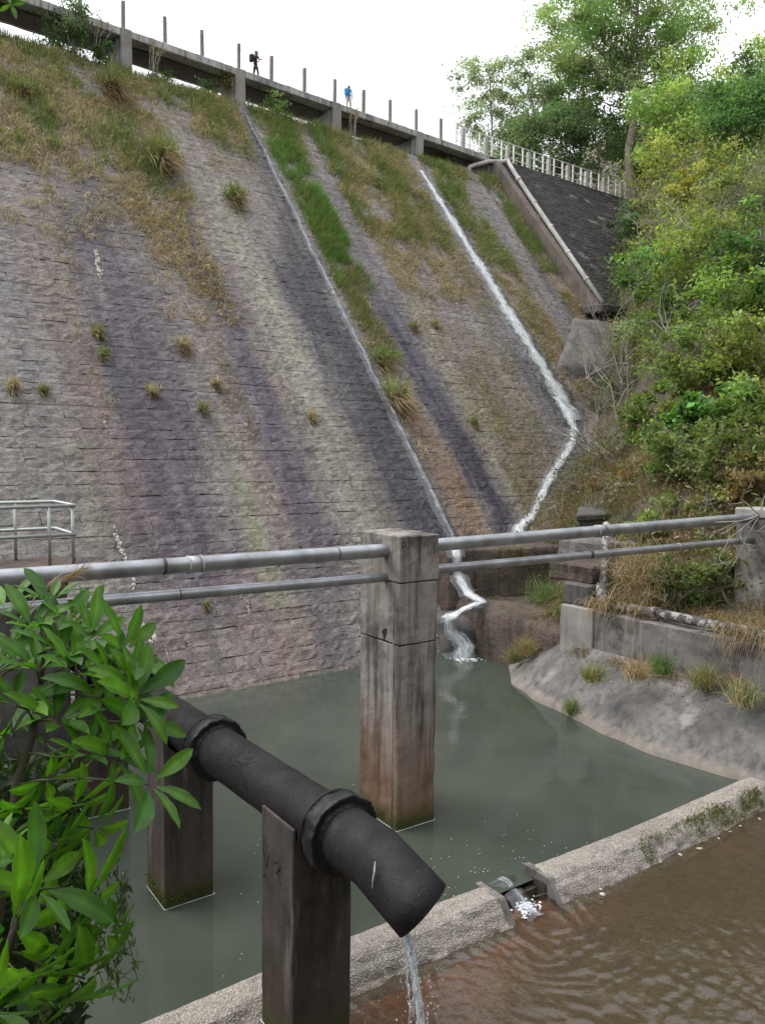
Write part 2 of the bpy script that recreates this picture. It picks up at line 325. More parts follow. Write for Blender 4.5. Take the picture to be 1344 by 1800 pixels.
# ------------------------------------------------------------------ water materials
def pool_mat():
    m, nt = mk('pool_water'); p = pos(nt)
    base = mixc(nt, mr(nt, noi(nt, p, 0.35, 4, 0.5), 0.3, 0.7), (0.046, 0.057, 0.045), (0.070, 0.082, 0.064))
    h = noi(nt, pos(nt, (1, 1.0, 1)), 2.6, 4, 0.55); h2 = noi(nt, p, 9.0, 3, 0.5)
    nrm = bmp(nt, h, 0.045, 0.12); nrm = bmp(nt, h2, 0.09, 0.02, nrm)
    b = nd_(nt, 'ShaderNodeBsdfPrincipled', {'Base Color': base, 'Roughness': 0.03, 'IOR': 1.45, 'Specular IOR Level': 0.5, 'Normal': nrm})
    out(nt, b.outputs['BSDF']); return m
def basin_mat():
    m, nt = mk('basin_water'); p = pos(nt)
    nrm = bmp(nt, noi(nt, p, 14, 4, 0.55), 0.25, 0.02)
    fr = nd_(nt, 'ShaderNodeFresnel', {'IOR': 1.48, 'Normal': nrm}).outputs['Fac']
    tr = nd_(nt, 'ShaderNodeBsdfTransparent', {'Color': c4((0.80, 0.74, 0.62))}).outputs['BSDF']
    mud = bsdf(nt, (0.125, 0.10, 0.068), 0.6, nrm)
    body = nd_(nt, 'ShaderNodeMixShader', {'Fac': 0.22, 1: tr, 2: mud}).outputs['Shader']
    gl = nd_(nt, 'ShaderNodeBsdfGlossy', {'Color': c4((1, 1, 1)), 'Roughness': 0.04, 'Normal': nrm}).outputs['BSDF']
    out(nt, nd_(nt, 'ShaderNodeMixShader', {'Fac': fr, 1: body, 2: gl}).outputs['Shader']); return m
def foam_mat(name, lo, hi, along=0.9, across=9.0):
    """falling water: white where it is broken, clear where it is thin; UV = (metres along, -1..1 across)"""
    m, nt = mk(name)
    uvn = nd_(nt, 'ShaderNodeUVMap', uv_map='UVMap').outputs['UV']
    mp = nd_(nt, 'ShaderNodeMapping', {'Vector': uvn, 'Scale': (along, across*0.35, 1)}).outputs['Vector']
    n = noi(nt, mp, 2.2, 8, 0.72)
    n2 = noi(nt, nd_(nt, 'ShaderNodeMapping', {'Vector': uvn, 'Scale': (along*3.2, across*0.8, 1)}).outputs['Vector'], 2.0, 6, 0.7)
    y = nd_(nt, 'ShaderNodeSeparateXYZ', {'Vector': uvn}).outputs['Y']
    e = mth(nt, 'POWER', mth(nt, 'ABSOLUTE', y), 2.0)
    v = mth(nt, 'SUBTRACT', mth(nt, 'ADD', mth(nt, 'MULTIPLY', n, 0.6), mth(nt, 'MULTIPLY', n2, 0.4)), mth(nt, 'MULTIPLY', e, 0.5))
    a = mr(nt, v, lo, hi)
    tr = nd_(nt, 'ShaderNodeBsdfTransparent', {'Color': c4((0.82, 0.84, 0.88))}).outputs['BSDF']
    gl = nd_(nt, 'ShaderNodeBsdfGlossy', {'Color': c4((1, 1, 1)), 'Roughness': 0.15}).outputs['BSDF']
    thin = nd_(nt, 'ShaderNodeMixShader', {'Fac': 0.07, 1: tr, 2: gl}).outputs['Shader']
    wh = bsdf(nt, (0.80, 0.83, 0.86), 0.35, bmp(nt, n2, 0.6, 0.05))
    out(nt, nd_(nt, 'ShaderNodeMixShader', {'Fac': a, 1: thin, 2: wh}).outputs['Shader']); return m
M['pool'] = pool_mat(); M['basin'] = basin_mat()
M['foam_thin'] = foam_mat('stream_thin', 0.45, 0.64); M['foam'] = foam_mat('stream_white', 0.33, 0.56)
M['foam_white'] = plain('foam_white', (0.82, 0.85, 0.88), 0.06, 0.4, 12, 0.5, dist=0.02)
def clear_mat():
    m, nt = mk('clear_water')
    tr = nd_(nt, 'ShaderNodeBsdfTransparent', {'Color': c4((0.93, 0.95, 0.97))}).outputs['BSDF']
    wh = bsdf(nt, (0.85, 0.88, 0.9), 0.08, None, spec=0.8)
    k = mr(nt, noi(nt, pos(nt, (1, 1, 0.25)), 30, 4, 0.6), 0.42, 0.66, 0.12, 0.75)
    out(nt, nd_(nt, 'ShaderNodeMixShader', {'Fac': k, 1: tr, 2: wh}).outputs['Shader']); return m
M['clear'] = clear_mat()

# ------------------------------------------------------------------ the lie of the land
def groin(u): return np.interp(u, [6.5, 9, 11.5, 12.4, 13.3, 17, 21.2, 25, 30.6, 38, 45, 60, 120], [0.4, 1.3, 1.6, 3.2, 3.4, 5.2, 7.2, 10.2, 15.2, 22, 28, 34, 55])
def hill_h(u, w):
    u = np.asarray(u, float); w = np.asarray(w, float)
    g = groin(u); wf = -g/TT; t = sstep(1.5, 8.5, w-wf)
    hl = 2.55+np.maximum(0, u-8.8)*0.82; hl = np.where(u > 50, 2.55+41.2*0.82+(u-50)*0.45, hl)
    h = g*(1-t)+hl*t
    tb = sstep(-19, -27, w); h = h*(1-tb)+(27.3+(u-44)*0.55)*tb
    h = h+(fnoise(u*0.35, w*0.35, 4, 4)-0.5)*1.0*sstep(8.5, 13, u)
    return h
def hit_hill(px, py, lo=12, hi=140):
    r = ray(px, py); prev = None
    for Y in np.arange(lo, hi, 0.25):
        P = CAM+r*Y/r[1]; u, w, z = dam_uwz(P)
        if u > 6.6 and z < hill_h(u, w): return P
    return CAM+r*hi/r[1]

# ground sheet far beyond the valley floor
me = MB(); me.add([(-900, -900, -1.6), (900, -900, -1.6), (900, 900, -1.6), (-900, 900, -1.6)], [(0, 1, 2, 3)])
tag(me.build('ground', M['earth']), kind='structure')
# hillside on the right
us = np.concatenate([np.arange(6.75, 40, 0.45), np.arange(40, 130, 2.0)]); ws = np.concatenate([np.arange(-90, -26, 2.5), np.arange(-26, 20, 0.5), np.arange(20, 70, 3.0)])
UU, WW = np.meshgrid(us, ws, indexing='ij'); HH = hill_h(UU, WW)
V = WV(UU, WW, HH).reshape(-1, 3); nu, nw = UU.shape
ii, jj = np.meshgrid(np.arange(nu-1), np.arange(nw-1), indexing='ij'); a = (ii*nw+jj)
okf = ~((UU[:-1, :-1] < 33) & (WW[:-1, :-1] < -22)) & ~((UU[:-1, :-1] < 7.6) & (WW[:-1, :-1] < 5.0))
fc = np.stack([a, a+nw, a+nw+1, a+1], -1)[okf]
tag(big_mesh('hillside', V, fc, M['earth'], smooth=True), kind='structure')
# unseen wooded slope added behind the viewpoint to block low sky light
us = np.arange(-70, 90, 3.0); ws = np.arange(34, 110, 3.0); UU, WW = np.meshgrid(us, ws, indexing='ij')
HH = -1.5+np.maximum(0, WW-35)*1.05+(fnoise(UU*0.2, WW*0.2, 8)-0.5)*5+(fnoise(UU*0.8, WW*0.8, 2)-0.5)*3
nu, nw = UU.shape; ii, jj = np.meshgrid(np.arange(nu-1), np.arange(nw-1), indexing='ij'); a = (ii*nw+jj)
M['unseen_slope_green'] = plain('unseen_slope_green', (0.05, 0.062, 0.03), 0.5, 1.0, 0.8, 1.0, dist=0.3)
tag(big_mesh('unseen_shade_slope', WV(UU, WW, HH).reshape(-1, 3), np.stack([a, a+nw, a+nw+1, a+1], -1).reshape(-1, 4), M['unseen_slope_green']), kind='structure')
# (left bank with the path the picture was taken from)
xs = np.arange(-60, 3.01, 0.6); ys = np.arange(-50, 10.01, 0.5); XX, YY = np.meshgrid(xs, ys, indexing='ij')
ZZ = 5.35-np.maximum(0, YY-1.2)*1.15-0.25*np.maximum(0, XX+0.5)-np.maximum(0, XX-0.6)*3.5+np.maximum(0, -3.6-XX)*0.35*sstep(8, 2, YY)
ZZ = np.maximum(ZZ, -1.5)+(fnoise(XX*1.2, YY*1.2, 3)-0.5)*0.25*sstep(0.5, 2.0, YY)
nx, ny = XX.shape; ii, jj = np.meshgrid(np.arange(nx-1), np.arange(ny-1), indexing='ij'); a = ii*ny+jj
tag(big_mesh('bank', np.stack([XX, YY, ZZ], -1).reshape(-1, 3), np.stack([a, a+ny, a+ny+1, a+1], -1).reshape(-1, 4), M['earth'], smooth=True), kind='structure')

# ------------------------------------------------------------------ masonry dam
streak = [  # centre u, half width, v low, v high, colour, strength : stains that run down the face
    (-1.6, 2.0, 3, 14, (0.15, 0.13, 0.17), 0.75), (3.6, 1.3, 2, 14, (0.145, 0.128, 0.172), 0.8), (-0.4, 1.6, 14, 24, (0.17, 0.155, 0.185), 0.55), (7.6, 1.0, 4, 20, (0.15, 0.145, 0.165), 0.7), (12.6, 1.2, 8, 22, (0.15, 0.14, 0.175), 0.7), (-4.6, 1.0, 2, 12, (0.2, 0.195, 0.2), 0.5), (-1.2, 1.7, 2, 15, (0.155, 0.13, 0.165), 0.85), (-0.9, 0.7, 12, 26, (0.125, 0.115, 0.155), 0.7), (-2.0, 0.55, 11, 22, (0.12, 0.118, 0.155), 0.8),
    (-3.4, 0.8, 6, 20, (0.24, 0.18, 0.15), 0.6), (1.2, 0.5, 1, 10, (0.27, 0.275, 0.19), 0.75), (1.15, 0.35, -1, 7, (0.25, 0.29, 0.16), 0.5),
    (2.1, 0.6, 4, 18, (0.275, 0.215, 0.185), 0.6), (3.4, 0.95, 3, 21, (0.14, 0.12, 0.165), 0.85), (3.2, 0.45, 16, 28, (0.125, 0.12, 0.16), 0.8),
    (5.4, 1.1, 3, 26, (0.31, 0.30, 0.24), 0.75), (4.4, 0.4, 8, 24, (0.27, 0.22, 0.2), 0.5), (7.1, 0.6, 6, 24, (0.215, 0.21, 0.2), 0.6), (8.4, 1.2, 1, 22, (0.085, 0.082, 0.11), 0.95),
    (9.0, 0.7, 2, 34, (0.085, 0.085, 0.1), 0.85), (6.3, 0.7, 2, 9, (0.27, 0.25, 0.19), 0.5), (11.2, 0.9, 2, 13, (0.30, 0.19, 0.10), 0.8), (10.6, 0.5, 3, 12, (0.22, 0.13, 0.1), 0.5),
    (12.7, 0.85, 1, 18, (0.07, 0.064, 0.1), 1.0), (13.3, 0.5, 12, 30, (0.17, 0.165, 0.19), 0.6), (14.6, 0.8, 4, 20, (0.30, 0.27, 0.2), 0.6),
    (15.6, 1.6, 2, 13, (0.20, 0.155, 0.05), 0.85), (17.4, 1.8, 5, 17, (0.21, 0.17, 0.08), 0.6), (16.2, 1.4, 14, 22, (0.22, 0.185, 0.17), 0.6), (20.3, 0.9, 10, 30, (0.15, 0.145, 0.16), 0.7),
    (22.8, 0.4, 12, 30, (0.1, 0.09, 0.09), 0.6), (24.0, 1.1, 9, 24, (0.25, 0.19, 0.11), 0.7), (26.3, 1.0, 13, 32, (0.19, 0.185, 0.19), 0.8), (27.6, 0.5, 12, 26, (0.10, 0.095, 0.12), 0.8),
    (28.8, 0.8, 16, 28, (0.28, 0.215, 0.13), 0.6), (-6.5, 1.6, 1, 11, (0.285, 0.275, 0.25), 0.7), (-5.2, 0.8, 11, 22, (0.23, 0.23, 0.24), 0.5), (-4.2, 0.5, 1, 9, (0.25, 0.25, 0.19), 0.6),
    (0.3, 1.4, -1, 3.2, (0.27, 0.2, 0.185), 0.7), (-2.6, 1.2, -1, 3.4, (0.26, 0.205, 0.19), 0.6), (4.6, 1.2, -1, 2.6, (0.27, 0.255, 0.19), 0.6), (2.6, 0.6, -1, 3.0, (0.17, 0.16, 0.18), 0.7)]
def stain(u, v):
    u = np.asarray(u, float); v = np.asarray(v, float)
    n = fnoise(u*0.6, v*0.3, 1)[..., None]
    c = np.array([0.235, 0.215, 0.215])*(1-n)+np.array([0.315, 0.298, 0.292])*n
    top = sstep(14, 24, v)[..., None]; c = c*(1-top*0.4)+np.array([0.29, 0.255, 0.235])*top*0.4
    for k, (uc, hw, v0, v1, col, st) in enumerate(streak):
        d = (u-uc+(fnoise(u*0.0+k*3.1, v*0.35, 5+k, 3)-0.5)*0.9*hw+(vnoise(u*2.5, v*0.4, k)-0.5)*1.0*hw+(vnoise(u*6, v*1.3, k+9)-0.5)*0.5*hw)/hw
        m = np.exp(-np.abs(d)**3)*sstep(v0-1.5, v0+1.5, v)*(1-sstep(v1-3, v1+3, v))*st*(0.72+0.5*vnoise(u*1.7, v*0.9, k+40))
        m = m*(0.55+0.7*vnoise(u*5.5, v*0.16, k+15)); g_ = np.array(col); g_ = (g_*0.84+g_.mean()*0.16)*(0.92 if g_.mean() < 0.18 else 1.12); m = np.clip(m, 0, 1)[..., None]; c = c*(1-m)+g_*m
    c = c*(0.80+0.42*fnoise(u*4.0, v*0.13, 91, 3))[..., None]
    wl = (1-sstep(0.05, 0.55, v+(vnoise(u*2, v*0, 77)-0.5)*0.3))[..., None]*0.45
    return c*(1-wl)+np.array([0.30, 0.25, 0.22])*wl
CREST = 26.5; VTOP = CREST/math.sin(TH)
GX, GY = 6, 4
def stone_arrays(u0, u1, v0, v1, fr, amp, proud, r, ss=0):
    """one rough-faced block: grid front + rim; returns uv-h verts"""
    gu = np.linspace(u0, u1, GX); gv = np.linspace(v0, v1, GY)
    A, B = np.meshgrid(gu, gv, indexing='ij')
    ed = np.minimum(np.minimum((A-u0), (u1-A))/0.10, np.minimum((B-v0), (v1-B))/0.08); ed = np.clip(ed, 0, 1)
    H = proud*(0.85+0.15*ed)+ed*((fnoise(A*3.1, B*5.2, ss, 3)-0.5)*amp*2.2)+r.normal(0, amp*0.18, A.shape)+r.uniform(-0.2, 0.25)*proud
    jit = 0.016; A = A+r.uniform(-jit, jit, A.shape); B = B+r.uniform(-jit, jit, A.shape)
    fv = np.stack([A, B, H], -1).reshape(-1, 3)
    rim = [(i*GY) for i in range(GX)]+[(GX-1)*GY+j for j in range(1, GY)]+[i*GY+GY-1 for i in range(GX-2, -1, -1)]+[j for j in range(GY-2, 0, -1)]
    bv = fv[rim].copy(); bv[:, 2] = -0.10
    return np.concatenate([fv, bv]), rim
_i, _j = np.meshgrid(np.arange(GX-1), np.arange(GY-1), indexing='ij'); _a = (_i*GY+_j).ravel()
SF = np.stack([_a, _a+GY, _a+GY+1, _a+1], -1)
_rim = [(i*GY) for i in range(GX)]+[(GX-1)*GY+j for j in range(1, GY)]+[i*GY+GY-1 for i in range(GX-2, -1, -1)]+[j for j in range(GY-2, 0, -1)]
_n = len(_rim); SR = np.array([[_rim[k], GX*GY+k, GX*GY+(k+1) % _n, _rim[(k+1) % _n]] for k in range(_n)])
SFACES = np.concatenate([SF, SR]); SN = GX*GY+_n

dam = empty('masonry_dam', W(0, 0, 0), 'tall sloping granite block dam with purple and tan stains and tufts of grass', 'dam')
prof = [(0.75, -1.6), (-CREST/TT-0.05, CREST-0.05), (-26.0, CREST-0.05), (-26.0, -1.6)]
prof[0] = (1.6/TT-0.10, -1.6); prof[1] = (-CREST/TT-0.10, CREST-0.04)
cv = [tuple(W(u, w, z)) for u in (-40, 31) for w, z in prof]
mb = MB(); mb.add(cv, [(0, 1, 2, 3), (7, 6, 5, 4), (0, 4, 5, 1), (1, 5, 6, 2), (2, 6, 7, 3), (3, 7, 4, 0)]); mb.build('core', M['mortar'], dam)
r = np.random.default_rng(21); blocks = []
v = -0.9
while v < VTOP-0.1:
    hgt = r.uniform(0.40, 0.54); u = -13+r.uniform(-0.8, 0)
    while u < 30.3:
        ln = r.uniform(0.55, 1.25)
        um = u+ln/2; zm = (v+hgt/2)*math.sin(TH)
        if zm > groin(um)-1.3 or um < 8.5: blocks.append((u+0.002, min(u+ln, 30.4)-0.002, v+0.006, min(v+hgt, VTOP)-0.006))
        u += ln
    v += hgt
def px_size(b):
    P = FV((b[0]+b[1])/2, (b[2]+b[3])/2); dd = P-CAM; zc = dd@_f
    x = CX+F*(dd@_r)/zc; y = CY-F*(dd@_u)/zc
    vis = (0 < x < 1344) and (0 < y < 1800) and (b[3] > 0.1) and not (628 < x < 775 and y > 935) and not (x < 230 and y > 1000)
    return (b[1]-b[0])*(b[3]-b[2])/zc**2*(1 if vis else 0)
order = sorted(range(len(blocks)), key=lambda k: -px_size(blocks[k])); top300 = set(order[:300])
arrs = [stone_arrays(*b, None, 0.045, 0.04, r, 2)[0] for b in blocks]
ALL = np.concatenate(arrs); CA = stain(ALL[:, 0], ALL[:, 1]); VA = FV(ALL[:, 0], ALL[:, 1], ALL[:, 2])
mul = np.repeat(r.uniform(0.93, 1.07, (len(blocks), 1))*(1+r.normal(0, 0.012, (len(blocks), 3))), SN, axis=0); CA = CA*mul
for k in order[:300]: big_mesh('stone', VA[k*SN:(k+1)*SN], SFACES, M['stone'], dam, col=CA[k*SN:(k+1)*SN])
rest = [k for k in range(len(blocks)) if k not in top300]
aV = [VA[k*SN:(k+1)*SN] for k in rest]; aC = [CA[k*SN:(k+1)*SN] for k in rest]; aF = [SFACES+i*SN for i in range(len(rest))]
tag(big_mesh('stone_facing', np.concatenate(aV), np.concatenate(aF), M['stone'], dam, col=np.concatenate(aC)), kind='stuff')
# pale lime run down the joints
def lime(name, pts, hw):
    mb = MB()
    for (ua, va), (ub, vb), h0, h1 in zip(pts[:-1], pts[1:], hw[:-1], hw[1:]):
        for q in range(max(3, int(abs(va-vb)*34))):
            t = random.random(); h = (h0+(h1-h0)*t); uc = ua+(ub-ua)*t+random.gauss(0, 0.45)*h; vc = va+(vb-va)*t; R_ = random.uniform(0.10, 0.62)*h+0.006; z_ = 0.085+random.uniform(0, 0.02); k = random.randint(6, 8); a0 = random.uniform(0, 6.28)
            ring = [FV(uc+math.cos(a0+i*6.283/k)*R_*random.uniform(.55, 1.2), vc+math.sin(a0+i*6.283/k)*R_*random.uniform(.7, 1.7), z_-0.03) for i in range(k)]
            mb.add([FV(uc, vc, z_+0.012)]+ring, [(0, i+1, (i+1) % k+1) for i in range(k)])
    mb.build(name, M['lime'], dam)
def px_line(pts): return [face_uv(*p) for p in pts]
lime('lime_streak', px_line([(202, 925), (208, 960), (222, 990), (232, 1022), (236, 1048)]), [0.07, 0.10, 0.11, 0.12, 0.03])
lime('lime_streak', px_line([(243, 1085), (256, 1110), (270, 1132)]), [0.06, 0.17, 0.13])
lime('lime_streak', px_line([(168, 440), (172, 470), (181, 512)]), [0.10, 0.12, 0.03])
lime('lime_streak', px_line([(330, 1130), (340, 1150)]), [0.04, 0.015])
lime('lime_streak', px_line([(287, 1135), (293, 1152), (300, 1178)]), [0.03, 0.035, 0.012])
lime('lime_streak', px_line([(183, 740), (188, 765)]), [0.07, 0.03])
lime('lime_streak', px_line([(425, 1040), (433, 1062), (440, 1090)]), [0.05, 0.06, 0.02])

# ------------------------------------------------------------------ wing wall and its railing
wing = empty('wing_wall', W(38, -14, 14), 'dark masonry abutment wall under the white railing beside the trees', 'wall')
WOFF = 1.17                                            # the wing face stands this much higher than the dam face
def wz(w): return -w*TT+WOFF
prof = [(-3.0, wz(-3.0)-0.05), (-21.86, 28.02), (-26.0, 28.02), (-26.0, wz(-3.0)-0.05)]
cv = [tuple(W(u, w, z)) for u in (30.15, 60) for w, z in prof]
mb = MB(); mb.add(cv, [(0, 1, 2, 3), (7, 6, 5, 4), (0, 4, 5, 1), (1, 5, 6, 2), (2, 6, 7, 3), (3, 7, 4, 0)]); mb.build('core', M['mortar'], wing)
aV = []; aF = []; aC = []; base = 0; off = WOFF*math.cos(TH)
v = 8.0
vt = (28.02-WOFF)/math.sin(TH)+WOFF*math.sin(TH)*0+WOFF*math.cos(TH)*math.cos(TH)/math.sin(TH)*0
vt = 21.86/math.cos(TH)+off*math.sin(TH)/math.cos(TH)
while v < vt-0.1:
    hgt = min(r.uniform(0.36, 0.46), vt-v); u = 30.3+r.uniform(-0.5, 0)
    while u < 47.5:
        ln = r.uniform(0.5, 0.95); a0 = max(u, 30.2)+0.012
        arr, rim = stone_arrays(a0, max(u+ln-0.012, a0+0.1), v+0.014, v+hgt-0.014, None, 0.035, 0.05, r, 3)
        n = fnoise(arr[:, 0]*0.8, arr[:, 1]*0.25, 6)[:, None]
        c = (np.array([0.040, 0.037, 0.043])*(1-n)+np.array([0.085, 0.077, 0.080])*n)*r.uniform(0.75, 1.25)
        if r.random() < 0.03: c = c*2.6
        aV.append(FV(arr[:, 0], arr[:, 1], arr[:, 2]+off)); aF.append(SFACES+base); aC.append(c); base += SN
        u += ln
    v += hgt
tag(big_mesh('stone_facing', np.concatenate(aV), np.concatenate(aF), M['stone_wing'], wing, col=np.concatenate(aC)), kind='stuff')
# upstand of concrete along its left edge, and the abutment end under the bridge
def slope_block(name, u0, u1, v0, v1, h0, h1, mat, parent, **kw):
    cs = [tuple(FV(u, v, h)) for h in (h0, h1) for u, v in ((u0, v0), (u1, v0), (u1, v1), (u0, v1))]
    return rough_block(name, cs, mat, parent, **kw)
slope_block('side_kerb', 29.55, 30.12, 20.3, 35.2, -0.1, off+0.14, M['concrete_strip'], wing, cut=0.7, amp=0.03, bev=0.05)
rough_block('abutment', uw_block(29.3, 30.6, -25.5, -21.80, 25.0, 28.05), M['concrete_wall'], wing, cut=0.6, amp=0.05, bev=0.06)
rough_block('coping', uw_block(29.4, 48, -23.4, -21.72, 28.04, 28.20), M['concrete_dark'], wing, cut=0.8, amp=0.03, bev=0.03)
for q in range(10):                                     # stains of paint / pale blocks
    pass
wr = empty('white_railing', W(37, -21.9, 28.2), 'white three rail railing running along the top of the dark abutment wall', 'railing')
ax3 = (d1, nd, np.array([0, 0, 1.0]))
pb = MB(); pb.box((0, 0, 0.68), ax3, (0.13, 0.12, 0.68)); pm = pb.build('concrete_post', M['white_old'], wr)
sb = MB(); sb.box((0, 0, 0.77), ax3, (0.05, 0.05, 0.77)); sm = sb.build('post', M['white_paint'], wr)
first = [True, True]
def put(o, i, loc):
    if first[i]: first[i] = False; p = o
    else: p = o.copy(); COL.objects.link(p)
    p.location = Vector(loc); return p
for k in range(10):
    u = 27.1+2.2*k; zb = 28.16 if u > 29.4 else 28.9-0.023*u
    put(pm, 0, W(u, -22.15, zb))
    for du in (-0.62, 0.62): put(sm, 1, W(u+du, -22.15, zb))
for hh in (0.42, 0.95, 1.48):
    mb = MB(); mb.tube([W(26.4, -22.15, 28.30+hh), W(29.4, -22.15, 28.22+hh), W(47.5, -22.15, 28.16+hh)], 0.03, 6); mb.build('rail', M['white_paint'], wr)

# white drain pipe down the wing
dp = empty('drain_pipe', W(30.5, -12, 16), 'white drain pipe running down the left edge of the dark abutment wall', 'pipe')
def wp(u, v, h=0.22): return FV(u, v, off+h)
mb = MB(); mb.tube([wp(30.75, vt-0.3, 0.3), wp(30.72, vt-1.6), wp(30.55, vt-5), wp(30.45, 27), wp(30.4, 23.5), wp(30.35, 20.6)], [0.15, 0.15, 0.16, 0.16, 0.16, 0.15], 12); mb.build('pipe', M['white_old'], dp, True)
for v_ in (33.2, 30.6, 28.0, 25.4, 22.8):
    mb = MB(); mb.tube([wp(30.5+(v_-27)*0.025, v_-0.1), wp(30.5+(v_-27)*0.025, v_+0.1)], 0.195, 12); mb.build('coupling', M['white_old'], dp, True)
mb = MB(); mb.tube([W(27.6, -22.0, 26.7), W(27.7, -22.05, 27.15), W(28.1, -22.1, 27.35), W(29.2, -21.7, 27.75), W(30.4, -21.55, 27.95), wp(30.75, vt-0.3, 0.3)], 0.15, 10); mb.build('elbow', M['white_old'], dp, True)

# ------------------------------------------------------------------ footbridge over the crest
br = empty('footbridge', W(9.7, -23, 26.9), 'grey concrete footbridge on short piers along the top of the dam', 'bridge')
def zt(u): return 28.9-0.023*u
PU = [-9.9, -3.4, 3.2, 9.75, 16.3, 22.9, 29.5]
for a0, b0 in zip([-16.4]+PU[:-1], PU):
    cs = [tuple(W(u, w, zt(u)+dz)) for dz in (-0.40, 0.0) for u, w in ((a0+0.01, -24.6), (b0-0.01, -24.6), (b0-0.01, -21.82), (a0+0.01, -21.82))]
    rough_block('deck_slab', cs, M['concrete_fascia'], br, cut=0.4, amp=0.02, bev=0.03, seed=int(a0+30))
    cs = [tuple(W(u, w, zt(u)+zz)) for zz in (-0.50, -0.403) for u, w in ((a0+0.35, -24.2), (b0-0.35, -24.2), (b0-0.35, -22.6), (a0+0.35, -22.6))]
    rough_block('beam', cs, M['concrete_dark'], br, cut=0.6, amp=0.02, bev=0.03)
for u in PU[:-1]:
    rough_block('pier', uw_block(u-0.34, u+0.34, -23.6, -22.02, 25.4, zt(u)-0.41), M['concrete_bridge'], br, cut=0.4, amp=0.02, bev=0.03)
    rough_block('pier_column', uw_block(u-0.22, u+0.36, -22.0, -21.74, 25.3, zt(u)-0.02), M['concrete_pale'], br, cut=0.4, amp=0.015, bev=0.03)
fp = rough_block('fence_post', framed((0, 0), d1[:2], nd[:2], 0.085, 0.085, -0.05, 1.45), M['post_stone'], br, bev=0.015, cut=0.3, amp=0.01) if False else None
mb = MB(); mb.box((0, 0, 0.72), ax3, (0.085, 0.085, 0.73)); mb.box((0, 0, 1.46), ax3, (0.075, 0.075, 0.012)); fpo = mb.build('fence_post', M['post_stone'], br)
ulist = [-14.2+2.18*k for k in range(0, 19)]
for k, u in enumerate(ulist):
    if u > 26: break
    p = fpo if k == 0 else fpo.copy()
    if k: COL.objects.link(p)
    p.location = Vector(W(u+random.uniform(-0.06, 0.06), -22.05, zt(u)-0.02)); p.rotation_euler = (random.uniform(-0.012, 0.012), random.uniform(-0.012, 0.012), 0)
for hh in (0.55, 1.15):
    mb = MB(); mb.tube([W(u, -22.05, zt(u)+hh) for u in (-16, 0, 10, 20, 26.4)], 0.012, 4); mb.build('fence_wire', M['wire'], br)

# ------------------------------------------------------------------ streams on the face
def ribbon(name, pts, hw, mat, lift=None, wob=0.12, cuts=7, step=0.12, up=None, rough=0.05):
    """a strip of running water through 3D points; lift = outward normal per point"""
    pts = [np.asarray(p, float) for p in pts]; L = [0]
    for a_, b_ in zip(pts[:-1], pts[1:]): L.append(L[-1]+np.linalg.norm(b_-a_))
    n = max(4, int(L[-1]/step)); s = np.linspace(0, L[-1], n)
    P = np.stack([np.interp(s, L, [p[k] for p in pts]) for k in range(3)], -1)
    Hw = np.interp(s, L, hw); U = np.stack([np.interp(s, L, [q[k] for q in up]) for k in range(3)], -1)
    U /= np.linalg.norm(U, axis=1)[:, None]
    T = np.gradient(P, axis=0); T /= np.linalg.norm(T, axis=1)[:, None]; S = np.cross(T, U); S /= np.linalg.norm(S, axis=1)[:, None]
    t = np.linspace(-1, 1, cuts); sd_ = sum(map(ord, name))+len(pts)
    off_ = (fnoise(s*0.8, s*0, sd_)-0.5)*wob; wdt = Hw*(0.45+0.65*vnoise(s*1.6, s*0+3, sd_)+0.45*vnoise(s*5, s*0+8, sd_))
    A, B = np.meshgrid(s, t, indexing='ij')
    h = 0.03+(1-np.abs(B)**2)*0.05*np.minimum(1, Hw[:, None]*3)+(fnoise(A*4, B*5+9, sd_)-0.5)*rough*2
    V = P[:, None]+S[:, None]*(off_[:, None]+B*wdt[:, None])[..., None]+U[:, None]*h[..., None]
    i_, j_ = np.meshgrid(np.arange(n-1), np.arange(cuts-1), indexing='ij'); a_ = i_*cuts+j_
    o = big_mesh(name, V.reshape(-1, 3), np.stack([a_, a_+1, a_+cuts+1, a_+cuts], -1).reshape(-1, 4), mat, None, True, uv=np.stack([A, B], -1).reshape(-1, 2))
    return tag(o, kind='structure')
FN = fn; UPV = np.array([0, 0, 1.0])
ribbon('stream_left', [FV(9.62, v_, 0.10) for v_ in (33.2, 28, 20, 12, 6, 2.6)], [0.05, 0.15, 0.2, 0.25, 0.33, 0.38], M['foam_thin'], up=[FN]*6, wob=0.3)
ribbon('stream_right', [FV(21.75, v_, 0.11) for v_ in (32.2, 29, 24, 18, 13.5, 11.2)], [0.32, 0.56, 0.72, 0.88, 1.0, 0.95], M['foam'], up=[FN]*6)
# ------------------------------------------------------------------ toe of the dam, right bank
def xy(p): return np.array([p[0], p[1]])
def quad_block(name, top, drop, mat, parent=None, spread=0.0, **kw):
    """block from four top corners (3D, ring order), dropped straight down"""
    top = [np.asarray(p, float) for p in top]; c = sum(top)/4
    bot = [p+np.array([(p[0]-c[0])*spread, (p[1]-c[1])*spread, -drop]) for p in top]
    return rough_block(name, [tuple(p) for p in bot]+[tuple(p) for p in top], mat, parent, **kw)
tw = quad_block('toe_wall', [W(7.55, -3.6, 3.5), W(13.2, -3.2, 3.5), W(12.4, 0.95, 3.5), W(7.5, -0.58, 3.5)], 4.2, M['concrete_brown'], None, 0.02, bev=0.08, cut=0.22, amp=0.05, smooth=True)
tag(tw, 'mossy brown low wall at the toe of the dam, carrying a flat ledge', 'wall')
wl = onz(832, 1062, 1.72); wr_ = onz(1003, 1112, 1.72)
